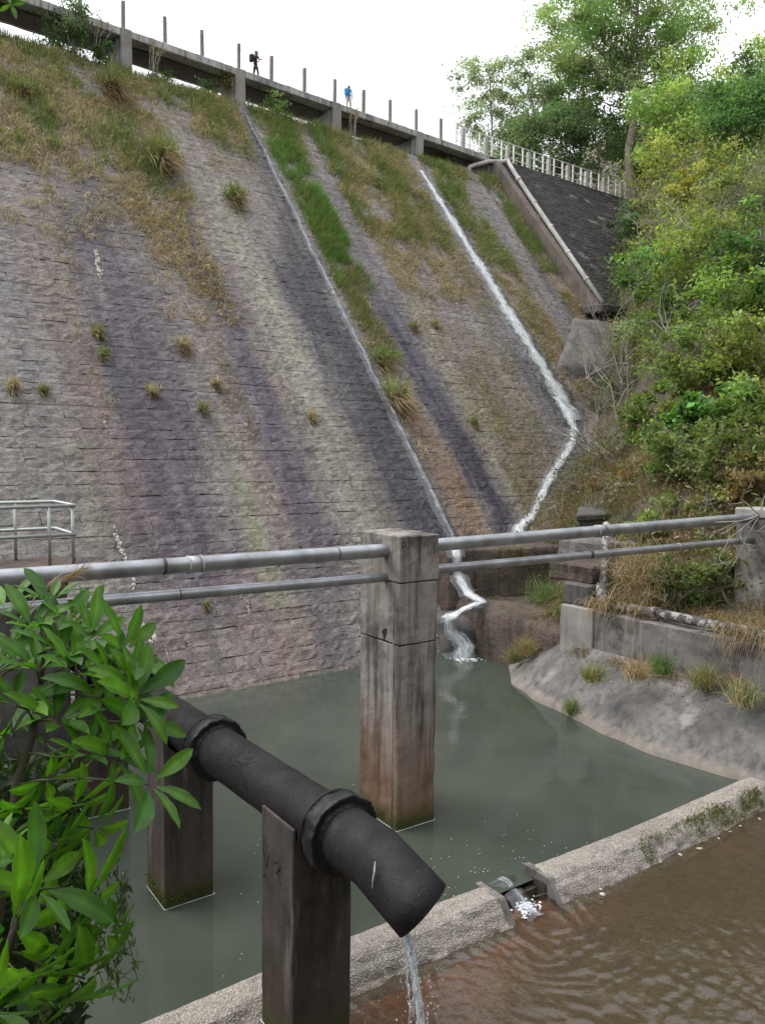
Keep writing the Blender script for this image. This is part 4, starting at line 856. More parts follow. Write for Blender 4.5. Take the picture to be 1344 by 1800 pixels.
far = pier('pipe_pier', (-5.43, 15.19), 'concrete pier under the black pipe, half hidden behind the leafy shrub')
far2 = pier('pipe_pier', (-7.71, 18.17), 'farthest concrete pier of the black pipe, behind the leaves at left')
# scratched V 2 on the left face of the near pier
lf = np.array([-0.87, 9.23, 0])-q1*0.398
og = lf+q2*0.34+UPV*2.02
strokes([[(0, 0.2), (0.085, 0.0), (0.15, 0.19)], [(0.30, 0.15), (0.36, 0.19), (0.42, 0.14), (0.38, 0.08), (0.33, 0.05), (0.36, 0.02), (0.45, -0.05)], [(-0.01, -0.16), (0.05, -0.10), (0.12, -0.18)]], og, -q2, UPV, 0.008, M['scratch'], near, 'scratched_mark')

# water falling from the outlet
jt0 = low+np.array([0.0, 0.0, -0.04]); mb = MB(); vh = np.array([0.40, -0.32, 0])
for q in range(13):
    a = random.uniform(0, 6.28); rr = random.uniform(0, 0.045); o_ = np.array([math.cos(a), math.sin(a), 0])*rr; k = random.uniform(0.55, 1.25); T0 = math.sqrt(2*(jt0[2]-ZB)/9.8)
    ts = np.linspace(0, T0, 40); pts = []
    for t in ts: pts.append(jt0+o_*(1+1.5*t)+vh*k*t+np.array([random.gauss(0, 0.006), random.gauss(0, 0.006), -4.9*t*t]))
    i = 0
    while i < len(pts)-2:
        j = min(len(pts), i+random.randint(3, 7)); sg = pts[i:j]; m_ = len(sg)
        if m_ > 2: mb.tube(sg, [0.0015+0.019*(1-0.4*ts[i]/T0)*math.sin(math.pi*(k_+0.35)/(m_-0.3))*random.uniform(0.5, 1.2) for k_ in range(m_)], 6)
        i = j-random.choice((0, 1, 1, 2) if ts[i] < 0.35 else (-2, -1, 0, 1))
tag(mb.build('water_jet', M['clear'], None, True), kind='structure')
ico = [(0, 0, 1), (.9, 0, 0), (0, .9, 0), (-.9, 0, 0), (0, -.9, 0), (0, 0, -1)]
mb = MB()
for q in range(260):
    t = random.uniform(0.1, 0.72); c = jt0+vh*random.uniform(0.2, 1.6)*t+np.array([random.gauss(0, 0.05+0.12*t), random.gauss(0, 0.05+0.12*t), -4.9*t*t]); R_ = random.uniform(0.004, 0.011)
    mb.add([c+np.array(p)*R_*np.array([1, 1, 1.6]) for p in ico], [(0, 1, 2), (0, 2, 3), (0, 3, 4), (0, 4, 1), (5, 2, 1), (5, 3, 2), (5, 4, 3), (5, 1, 4)])
tag(mb.build('spray', M['foam_white']), 'drops of spray around the water falling from the black pipe', 'spray', kind='stuff')

# ------------------------------------------------------------------ valve platform with guard rail at the left
pf = empty('valve_platform', W(-9, 4.4, 0), 'concrete platform at the left edge with a grey tubular guard rail', 'platform')
rough_block('slab', uw_block(-16, -7.0, 3.3, 5.25, 4.45, 4.72), M['concrete_brown'], pf, bev=0.03, cut=0.35, amp=0.015)
rough_block('support', uw_block(-15, -7.25, 3.5, 5.0, -1.5, 4.44), M['concrete_dark'], pf, bev=0.03, cut=0.4, amp=0.02)
gr = empty('guard_rail', W(-7.2, 5.0, 4.72), 'grey two rail tubular guard rail on the platform at left', 'railing')
for hh in (1.18, 0.62):
    mb = MB(); mb.tube([W(-15, 5.08, 4.72+hh), W(-7.12, 5.08, 4.72+hh)], 0.034, 10); mb.build('rail', M['rail_paint'], gr, True)
    mb = MB(); mb.tube([W(-15, 3.62, 4.72+hh), W(-7.16, 3.62, 4.72+hh), W(-7.12, 3.66, 4.72+hh), W(-7.12, 5.06, 4.72+hh)], 0.034, 10); mb.build('rail', M['rail_paint'], gr, True)
mb = MB(); mb.tube([(0, 0, 0), (0, 0, 1.17)], 0.032, 10); po = mb.build('post', M['rail_paint'], gr, True)
for k, (u, w) in enumerate([(-7.16, 5.06), (-7.6, 5.08), (-9.4, 5.08), (-11.2, 5.08), (-7.9, 3.62), (-9.8, 3.62)]):
    p = po if k == 0 else po.copy()
    if k: COL.objects.link(p)
    p.location = Vector(W(u, w, 4.72))
# ------------------------------------------------------------------ vegetation tools
def unit(a): return a/(np.linalg.norm(a, axis=-1, keepdims=True)+1e-9)
class Veg:
    def __init__(s): s.V = []; s.F4 = []; s.F3 = []; s.C = []; s.n = 0
    def blades(s, base, d0, droop, L, wd, col, rg):
        n = len(base); d0 = unit(d0); L = L[:, None]
        p1 = base+d0*L*0.5; d2 = unit(d0*0.45+droop*0.6); p2 = p1+d2*L*0.5
        sd_ = unit(np.cross(d0, rg.normal(0, 1, (n, 3))))*wd[:, None]
        V = np.stack([base-sd_*0.5, base+sd_*0.5, p1+sd_*0.42, p1-sd_*0.42, p2], 1).reshape(-1, 3); o = s.n+np.arange(n)*5
        s.V.append(V); s.F4.append(np.stack([o, o+1, o+2, o+3], -1)); s.F3.append(np.stack([o+3, o+2, o+4], -1)); s.C.append(np.repeat(col, 5, 0)); s.n += n*5
    def leaves(s, c, a, nrm, L, wd, col):
        n = len(c); a = unit(a); b = unit(np.cross(nrm, a)); L = L[:, None]; wd = wd[:, None]; nr = unit(np.cross(a, b))
        V = np.stack([c-a*L*0.5, c+b*wd*0.5-a*L*0.05+nr*wd*0.12, c+a*L*0.5, c-b*wd*0.5-a*L*0.05+nr*wd*0.12], 1).reshape(-1, 3); o = s.n+np.arange(n)*4
        s.V.append(V); s.F4.append(np.stack([o, o+1, o+2, o+3], -1)); s.C.append(np.repeat(col, 4, 0)); s.n += n*4
    def build(s, name, mat, parent=None):
        fl = [np.concatenate(s.F4)] if s.F4 else []
        if s.F3: fl.append(np.concatenate(s.F3))
        return big_mesh(name, np.concatenate(s.V), fl, mat, parent, False, col=np.concatenate(s.C))
def cvar(col, n, rg, v=0.25, hue=0.12):
    return np.clip(np.array(col)*(1+rg.normal(0, v, (n, 1)))*(1+rg.normal(0, hue, (n, 3))), 0.004, 0.9)

# ------------------------------------------------------------------ grass growing over the dam face
G = {'dry': (0.48, 0.405, 0.315), 'tan': (0.55, 0.475, 0.375), 'green': (0.16, 0.24, 0.085), 'bright': (0.16, 0.29, 0.09), 'olive': (0.265, 0.265, 0.14), 'rust': (0.39, 0.27, 0.16)}
zones = [  # u0 u1 v0 v1 blades/m2 mix length
    (-7, 9.2, 29.5, 34.9, 120, {'dry': .45, 'tan': .2, 'olive': .2, 'green': .15}, 0.55), (-7, 4.2, 23.5, 30.5, 95, {'dry': .5, 'tan': .3, 'olive': .15, 'green': .05}, 0.55),
    (-6, 3.4, 19.5, 24.5, 45, {'dry': .8, 'tan': .2}, 0.5), (0.3, 4.0, 15.5, 24.5, 75, {'dry': .55, 'rust': .2, 'tan': .25}, 0.5), (1.0, 3.6, 25.0, 28.2, 100, {'green': .6, 'olive': .4}, 0.6), (-3.6, -1.2, 27.5, 30.5, 70, {'olive': .6, 'green': .4}, .6),
    (3.8, 9.0, 26.5, 31.5, 22, {'dry': .9, 'olive': .1}, 0.4), (6.6, 8.9, 28.5, 34.5, 80, {'dry': .4, 'green': .3, 'olive': .3}, 0.5), (-3.2, -2.2, 8, 22, 28, {'dry': .6, 'rust': .4}, 0.35), (1.6, 2.8, 9, 18, 26, {'dry': .7, 'olive': .3}, .35),
    (9.9, 13.0, 29.5, 35, 150, {'green': .4, 'olive': .3, 'dry': .3}, 0.6), (10.1, 12.4, 19.0, 31, 190, {'bright': .62, 'green': .28, 'olive': .1}, 0.6), (10.0, 11.9, 14.2, 21, 130, {'olive': .5, 'dry': .4, 'green': .1}, 0.5), (9.95, 10.5, 8, 16, 70, {'olive': .4, 'tan': .6}, .5),
    (13.6, 21.2, 29.0, 35, 130, {'dry': .45, 'olive': .25, 'green': .3}, 0.6), (13.6, 20.9, 24.0, 30, 110, {'dry': .4, 'olive': .35, 'green': .25}, 0.6), (14.0, 20.6, 19.5, 25.5, 80, {'dry': .75, 'olive': .15, 'rust': .1}, 0.5), (14.0, 20.4, 15.0, 20.5, 26, {'dry': .7, 'olive': .3}, 0.35), (15.0, 19.8, 8.5, 15.5, 24, {'olive': .6, 'rust': .4}, .3),
    (22.5, 25.4, 23.0, 34.5, 150, {'green': .5, 'dry': .3, 'bright': .1, 'olive': .1}, 0.6), (22.6, 25.4, 13.0, 24.0, 95, {'rust': .35, 'dry': .45, 'olive': .2}, 0.45), (25.2, 29.6, 32.5, 35, 120, {'dry': .6, 'green': .4}, .55), (27.7, 29.5, 24, 34.8, 150, {'green': .55, 'olive': .2, 'dry': .25}, 0.6), (27.9, 29.5, 15, 25, 110, {'dry': .6, 'rust': .25, 'olive': .15}, .45),
    (20.6, 21.15, 19, 30, 60, {'dry': 1}, .45), (-8, 30, 32.9, 35.2, 90, {'green': .4, 'olive': .35, 'dry': .25}, .42)]
gr_rng = np.random.default_rng(5); vg = Veg()
for zi, (u0, u1, v0, v1, dens, mix, ln) in enumerate(zones):
    n = int((u1-u0)*(v1-v0)*dens*2.5); u = gr_rng.uniform(u0, u1, n); v = gr_rng.uniform(v0, v1, n)
    ew = min(0.5, (u1-u0)*0.2); ev = min(2.0, (v1-v0)*0.25)
    e = np.minimum(np.minimum(u-u0, u1-u)/ew, np.minimum(v-v0+ev*0.3, v1-v+ev*0.8)/ev)
    cl = fnoise(u*1.1, v*0.7, 30+zi, 3); keep = (np.clip(e, 0, 1)*0.75+0.25) > gr_rng.random(n)
    keep &= (cl+gr_rng.normal(0, 0.07, n)) > (0.43 if dens > 60 else 0.50); keep &= ~((np.abs(u-9.62) < 0.28) | (np.abs(u-21.75) < 0.52))
    u, v, cl = u[keep], v[keep], cl[keep]; n = len(u)
    names = list(mix); pr = np.array([mix[k] for k in names]); 
    sel = np.clip(fnoise(u*0.9, v*0.55, 60+zi, 3)*1.0+gr_rng.normal(0, 0.13, n), 0.2, 0.8); sel = (sel-0.2)/0.6
    idx = np.searchsorted(np.cumsum(pr)/pr.sum(), sel); idx = np.clip(idx, 0, len(names)-1)
    col = np.array([G[k] for k in names])[idx]*(1+gr_rng.normal(0, 0.22, (n, 1)))*(1+gr_rng.normal(0, 0.06, (n, 3)))
    top = v > VTOP; z_ = np.minimum(v, VTOP); base = FV(u, z_, 0.02); base[top] += (nd*1.0)*(((v-VTOP)[top])*2.0)[:, None]
    rnd = gr_rng.normal(0, 0.45, (n, 3)); isg = np.isin(np.array(names)[idx], ['green', 'bright', 'olive'])[:, None]
    d0 = fn*0.55+UPV*np.where(isg, 0.55, 0.15)+rnd; dr = -sd*np.where(isg, 0.35, 1.0)+fn*0.15+UPV*np.where(isg, 0.2, -0.3)+rnd*0.4
    vg.blades(base, d0, dr, ln*gr_rng.uniform(0.45, 1.25, n), gr_rng.uniform(0.014, 0.036, n), np.clip(col, 0.01, 0.8), gr_rng)
tag(vg.build('dam_grass', M['grass']), 'dry and green grass growing out of the joints of the dam face', 'grass', kind='stuff')

def tussock(name, P, R, label, up, cols, n=150, skirt=None, width=0.02, group=None, flop=0.5, down=None):
    rg = np.random.default_rng(int(abs(P[0]*131+P[1]*17+P[2]*7)) % 9999)
    e = empty(name, P, label, 'grass', group)
    up = np.asarray(up, float); P = np.asarray(P, float)
    b = P+rg.normal(0, R*0.22, (n, 3))*np.array([1, 1, 0.4]); d0 = unit(up)+rg.normal(0, 0.42, (n, 3)); dr = d0*0.3-UPV*flop+rg.normal(0, 0.25, (n, 3))
    c = np.array([cols[k] for k in rg.integers(0, len(cols), n)])*(1+rg.normal(0, 0.2, (n, 1)))
    v = Veg(); v.blades(b, d0, dr, R*rg.uniform(0.6, 1.25, n), rg.uniform(0.6, 1.3, n)*width, np.clip(c, 0.01, 0.8), rg); v.build('blades', M['grass'], e)
    if skirt:
        m = int(n*skirt[0]); b = P+rg.normal(0, R*0.2, (m, 3))-UPV*R*0.1; dn = np.asarray(down if down is not None else -sd)
        d0 = dn*0.7+fn*0.5+rg.normal(0, 0.3, (m, 3)); c = np.array(skirt[1])*(1+rg.normal(0, 0.2, (m, 1)))*(1+rg.normal(0, .05, (m, 3)))
        v = Veg(); v.blades(b, d0, dn+rg.normal(0, 0.15, (m, 3)), R*skirt[2]*rg.uniform(0.6, 1.2, m), rg.uniform(0.7, 1.3, m)*width, np.clip(c, 0.01, 0.8), rg); v.build('dead_skirt', M['grass'], e)
    return e
FT = [((195, 158), 1.3, 'big grass tussock with a brown skirt just below the second bridge pier', ['olive', 'green'], (1.0, (0.30, 0.22, 0.15), 1.5)),
      ((284, 282), 1.35, 'large bright green tussock with long dead skirt on the upper dam face', ['bright', 'green', 'olive'], (0.9, (0.36, 0.27, 0.19), 1.6)),
      ((411, 352), 0.95, 'yellow green tussock standing alone on bare stone left of the thin stream', ['bright', 'olive'], (0.6, (0.30, 0.24, 0.15), 1.4)),
      ((672, 640), 1.0, 'green tussock right beside the thin stream, upper of the pair', ['bright', 'olive'], (0.4, (0.34, 0.27, 0.17), 1.2)),
      ((692, 700), 1.05, 'green and straw tussock right beside the thin stream, lower of the pair', ['olive', 'tan', 'bright'], (0.9, (0.38, 0.29, 0.19), 1.4)),
      ((318, 610), 0.6, 'wide brownish tuft on bare stone in the left half of the dam', ['tan', 'olive', 'dry'], (1.0, (0.30, 0.22, 0.15), 1.3)),
      ((172, 590), 0.5, 'dark olive tuft, upper of two on the brown patch at left', ['olive'], (0.6, (0.25, 0.19, 0.11), 1.0)),
      ((181, 628), 0.42, 'small yellow tuft, lower of two on the brown patch at left', ['olive', 'bright'], (0.5, (0.28, 0.22, 0.12), 1.0)),
      ((268, 693), 0.42, 'sparse olive tuft right of the pale lime spot', ['olive', 'tan'], (0.7, (0.26, 0.2, 0.13), 1.1)),
      ((22, 682), 0.42, 'thin dry tuft at the far left edge of the dam', ['tan', 'dry'], (0.8, (0.34, 0.28, 0.2), 1.3)),
      ((77, 690), 0.34, 'little green tuft near the left edge of the dam', ['olive', 'green'], (0.5, (0.25, 0.2, 0.12), 0.9)),
      ((378, 678), 0.4, 'flat brown tuft right of the wide brownish one', ['dry', 'tan'], (0.8, (0.28, 0.2, 0.14), 1.0)),
      ((356, 722), 0.38, 'small olive tuft above the green moss streak', ['olive'], (0.6, (0.26, 0.21, 0.13), 1.1)),
      ((546, 735), 0.42, 'dry straw tuft on pale stone left of the thin stream', ['tan', 'dry'], (0.8, (0.34, 0.28, 0.2), 1.3)),
      ((361, 1068), 0.22, 'tiny yellowish tuft just under the lower pipe', ['olive'], (0.4, (0.3, 0.25, 0.15), 1.0)),
      ((40, 165), 0.7, 'yellow green tuft in the dry grass at top left', ['bright', 'olive'], (0.6, (0.3, 0.22, 0.14), 1.2)),
      ((85, 200), 0.6, 'smaller olive tuft in the dry grass at top left', ['olive', 'dry'], (0.6, (0.3, 0.22, 0.14), 1.2)),
      ((95, 262), 0.55, 'yellow tuft amid brown grass left of the large tussock', ['bright', 'olive'], (0.5, (0.3, 0.22, 0.14), 1.1)),
      ((725, 578), 0.5, 'olive tuft on purple stone between the two streams', ['olive', 'green'], (0.6, (0.3, 0.22, 0.14), 1.1)),
      ((762, 572), 0.45, 'dry tuft between the two streams beside the olive one', ['tan', 'olive'], (0.6, (0.3, 0.22, 0.14), 1.1)),
      ((830, 745), 0.45, 'mossy yellow tuft low down left of the right stream', ['olive', 'bright'], (0.4, (0.25, 0.2, 0.1), 0.9)),
      ((398, 150), 0.85, 'tall grass tussock against the third bridge pier', ['olive', 'tan', 'green'], (0.5, (0.3, 0.24, 0.15), 1.0))]
for (px, py), R, lab, cs, sk in FT:
    u, v = face_uv(px, py); tussock('grass_tussock', FV(u, v, 0.06), R, lab, fn*0.5+UPV*0.9, [G[k] for k in cs], 240 if R > 0.6 else 100, sk, 0.035 if R > 0.6 else 0.028)
# reeds with plumes along the crest
def reed(name, P, H, n, label, col, lean):
    rg = np.random.default_rng(int(abs(P[0])*37+n)); e = empty(name, P, label, 'grass'); mb = MB(); v = Veg()
    for k in range(n):
        a = np.asarray(P)+rg.normal(0, 0.15, 3)*np.array([1, 1, 0]); t = np.asarray(lean)*rg.uniform(0.2, 1.0)+rg.normal(0, 0.15, 3)*H*0.4; h = H*rg.uniform(0.7, 1.1)
        q = a+UPV*h*0.7+t*0.4; tip = a+UPV*h+t; mb.tube([a, q, tip], [0.018, 0.014, 0.008], 4)
        m = 26; tt = rg.uniform(0, 1, m)[:, None]; b = q+(tip-q)*tt; v.blades(b, unit(tip-q)+rg.normal(0, 0.3, (m, 3)), -UPV*0.6+rg.normal(0, 0.2, (m, 3)), H*0.13*rg.uniform(0.5, 1.2, m), rg.uniform(0.02, 0.03, m), np.array(col)*(1+rg.normal(0, 0.15, (m, 1))), rg)
    mb.build('stem', M['twig'], e); v.build('plume', M['grass'], e)
reed('reed', W(4.4, -21.4, 26.3), 2.1, 8, 'pale plumed reeds leaning right beside the second bridge pier', (0.34, 0.29, 0.24), (0.6, 0.3, 0))
reed('reed', W(17.3, -21.4, 26.3), 1.9, 9, 'dry straw reeds under the deck right of the fourth bridge pier', (0.36, 0.30, 0.2), (0.25, 0.1, 0))
reed('reed', W(1.6, -21.5, 26.3), 2.4, 5, 'tall pale reeds between the dark bush and the second pier', (0.34, 0.30, 0.26), (0.5, 0.3, 0))

# ------------------------------------------------------------------ trees and shrubs
def limb(mb, p, q, r0, r1, rg, seg=5, wob=0.08):
    p = np.asarray(p, float); q = np.asarray(q, float); L = np.linalg.norm(q-p); n = max(3, int(L/1.2)+2)
    ts = np.linspace(0, 1, n); pts = [p+(q-p)*t+(rg.normal(0, wob, 3)*L*0.5*math.sin(t*math.pi)+np.array([0, 0, -0.06*L*math.sin(t*math.pi)]) if 0 < t < 1 else 0) for t in ts]
    mb.tube(pts, [r0+(r1-r0)*t for t in ts], seg, False); return pts
def tree(name, base, ctr, rad, label, col, ncl=40, nlf=120, leaf=0.24, trunk=0.22, crad=None, seed=0, bark='bark', cat='tree', shape=1.0, col2=None, group=None, hang=0.0, aspect=0.5, stems=1, lmin=0.22):
    """trunk + limbs reaching leaf clumps spread through an uneven crown; ctr/rad = crown ellipsoid"""
    rg = np.random.default_rng(seed+100); base = np.asarray(base, float); ctr = np.asarray(ctr, float); rad = np.asarray(rad, float)
    e = empty(name, base, label, cat, group); mb = MB()
    d = unit(rg.normal(0, 1, (ncl, 3))); rr = rg.uniform(0.25, 1.0, (ncl, 1))**0.55
    cl = ctr+d*rr*rad*(0.8+0.4*rg.random((ncl, 1)))
    cr = (crad if crad else rad.mean()*0.26)
    for sidx in range(stems):
        b0 = base+(rg.normal(0, 0.35, 3)*np.array([1, 1, 0]) if stems > 1 else 0); top = ctr+np.array([rg.normal(0, 0.15)*rad[0], rg.normal(0, 0.15)*rad[1], rad[2]*(0.55 if stems == 1 else rg.uniform(-0.2, 0.5))])
        n = 9; ts = np.linspace(0, 1, n); wv = rg.normal(0, 0.012, (n, 3))*np.linalg.norm(top-b0); wv[0] = 0
        spine = [b0+(top-b0)*t+wv[i] for i, t in enumerate(ts)]; tr_ = trunk if stems == 1 else trunk*0.6
        mb.tube(spine, [tr_*(1-0.82*t)+0.012 for t in ts], 8, False)
        mine = [k for k in range(ncl) if k % stems == sidx]
        for k in mine:
            c = cl[k]; zz = np.array([p[2] for p in spine]); fr_ = (c[2]-b0[2])/(top[2]-b0[2]+1e-6); t = np.clip(fr_-rg.uniform(0.08, 0.30), lmin+rg.uniform(0, 0.25), 0.97)
            i = t*(n-1); i0 = int(min(n-2, i)); st = spine[i0]+(spine[i0+1]-spine[i0])*(i-i0)
            limb(mb, st, c, tr_*(1-0.8*t)*0.26+0.01, 0.010, rg, 4)
    mb.build('trunk', M[bark], e, True)
    v = Veg(); n = ncl*nlf; ci = np.repeat(np.arange(ncl), nlf)
    off_ = rg.normal(0, 1, (n, 3))*np.array([1, 1, 0.62])*(cr*rg.uniform(0.6, 1.35, ncl))[ci][:, None]*0.52
    pts = cl[ci]+off_; nr = unit(rg.normal(0, 0.55, (n, 3))+UPV*0.9); a = unit(rg.normal(0, 1, (n, 3))+unit(off_)*0.7-UPV*hang)
    cc = (np.array(col)*0.82+np.mean(col)*0.18)*2.15*(1+rg.normal(0, 0.2, (ncl, 1)))*(1+rg.normal(0, 0.08, (ncl, 3)))
    if col2 is not None: k = (rg.random((ncl, 1)) < 0.4); cc = np.where(k, np.array(col2), cc)
    c = cc[ci]*(1+rg.normal(0, 0.2, (n, 1)))*(1+rg.normal(0, 0.05, (n, 3)))
    L = leaf*rg.uniform(0.6, 1.3, n); v.leaves(pts, a, nr, L, L*aspect*rg.uniform(0.8, 1.2, n), np.clip(c, 0.008, 0.6)); v.build('crown', M['leaf'], e)
    return e
def ground_z(P):
    u, w, _ = dam_uwz(P); return float(hill_h(u, w))
def far_tree(px, top, bot, wpx, Y, label, col, seed, crown_low=0.25, **kw):
    """px column, rows of top and foot in the photograph, crown width in pixels, distance"""
    T = aty(px, top, Y); B = aty(px, bot, Y); gz = min(ground_z(B), B[2]); base = np.array([B[0], B[1], gz-0.3]); R = wpx/F*Y/2
    lowz = B[2]+(T[2]-B[2])*crown_low; ctr = np.array([T[0], T[1], (T[2]+lowz)/2]); return tree(kw.pop('name', 'tree'), base, ctr, (R, R*0.9, (T[2]-lowz)/2), label, tuple(x*1.6 for x in col), seed=seed, **kw)  # crown colours lifted, pale haze put into the far foliage
EUC = (0.070, 0.105, 0.055); 
far_tree(1112, -90, 300, 330, 69, 'tallest tree with bare pale trunk rising behind the white railing', (0.078, 0.118, 0.050), 1, 0.32, ncl=150, nlf=230, leaf=0.34, trunk=0.40, lmin=0.40, crad=1.25, hang=0.4, aspect=0.4)
far_tree(866, 80, 280, 125, 76, 'slender grey green tree leftmost against the white sky', (0.080, 0.105, 0.080), 2, 0.1, ncl=52, nlf=110, leaf=0.32, trunk=0.16, crad=0.8, hang=0.4, aspect=0.4)  # bluish leaf colour, here and in the next tree, paints in haze
far_tree(935, 78, 280, 120, 74, 'slender grey green tree second from the left against the sky', (0.076, 0.102, 0.076), 3, 0.1, ncl=58, nlf=115, leaf=0.32, trunk=0.18, crad=0.85, hang=0.4, aspect=0.4)
far_tree(1005, 45, 300, 150, 76, 'airy pale green tree between the slender trees and the tallest one', (0.085, 0.135, 0.06), 4, 0.25, ncl=64, nlf=115, leaf=0.32, trunk=0.2, crad=0.95, hang=0.4, aspect=0.4)
far_tree(975, 185, 320, 150, 70, 'dark bushy tree close behind the middle of the white railing', (0.050, 0.078, 0.040), 5, 0.0, ncl=46, nlf=190, leaf=0.30, trunk=0.14, crad=1.2)
far_tree(1050, 165, 330, 150, 72, 'dark bushy tree behind the railing left of the tallest trunk', (0.048, 0.075, 0.036), 6, 0.0, ncl=46, nlf=190, leaf=0.30, trunk=0.14, crad=1.2)
far_tree(900, 215, 305, 120, 72, 'low dark bush behind the left end of the white railing', (0.055, 0.078, 0.045), 7, 0.0, ncl=30, nlf=170, leaf=0.28, trunk=0.1, crad=1.0)
far_tree(1185, 110, 330, 150, 63, 'leafy mid green tree right of the tallest trunk', (0.085, 0.13, 0.035), 8, 0.1, ncl=56, nlf=200, leaf=0.30, trunk=0.18, crad=1.3)
far_tree(1262, 150, 330, 130, 60, 'fresh green tree left of the dark round tree', (0.10, 0.16, 0.035), 9, 0.05, ncl=46, nlf=200, leaf=0.28, trunk=0.16, crad=1.2)
far_tree(1322, 95, 330, 190, 54, 'dense dark green round tree at the right edge', (0.040, 0.082, 0.030), 10, 0.0, ncl=74, nlf=260, leaf=0.24, trunk=0.2, crad=1.2)
far_tree(1335, 75, 200, 160, 72, 'light green tree showing above the dark one at the right edge', (0.12, 0.175, 0.05), 12, 0.0, ncl=40, nlf=170, leaf=0.32, trunk=0.2, crad=1.4)
far_tree(1130, 180, 320, 110, 74, 'dark green tree directly behind the tallest trunk', (0.055, 0.085, 0.03), 13, 0.0, ncl=36, nlf=170, leaf=0.30, trunk=0.15, crad=1.2)
# dark bushes on the crest at left
def crest_bush(u, w, z, R, label, col, seed, **kw): 
    b = W(u, w, z); return tree('bush', b, b+UPV*R*0.95, (R*0.8, R*0.8, R), label, col, seed=seed, trunk=0.05, stems=3, cat='bush', **kw)
crest_bush(0.35, -21.7, 26.2, 1.9, 'dark upright bush on the crest in front of the bridge at top left', (0.05, 0.085, 0.045), 20, ncl=26, nlf=110, leaf=0.2, crad=0.5, aspect=0.35)
crest_bush(2.0, -21.4, 26.2, 0.7, 'small dark bush left of the second bridge pier', (0.045, 0.08, 0.035), 21, ncl=14, nlf=70, leaf=0.16, crad=0.3)
crest_bush(5.2, -22.0, 26.3, 0.75, 'thin dark bush on the crest right of the second bridge pier', (0.05, 0.08, 0.04), 22, ncl=9, nlf=50, leaf=0.18, crad=0.3)
crest_bush(7.9, -22.0, 26.3, 0.7, 'low dark bush under the deck left of the third pier', (0.05, 0.09, 0.04), 23, ncl=12, nlf=60, leaf=0.16, crad=0.3)
crest_bush(12.2, -21.8, 26.3, 0.8, 'scraggly bush under the deck right of the third pier', (0.075, 0.12, 0.04), 24, ncl=12, nlf=60, leaf=0.16, crad=0.35)
crest_bush(26.2, -23.5, 26.3, 0.9, 'green bush in the gap under the last span of the bridge', (0.08, 0.14, 0.03), 25, ncl=18, nlf=80, leaf=0.18, crad=0.4)
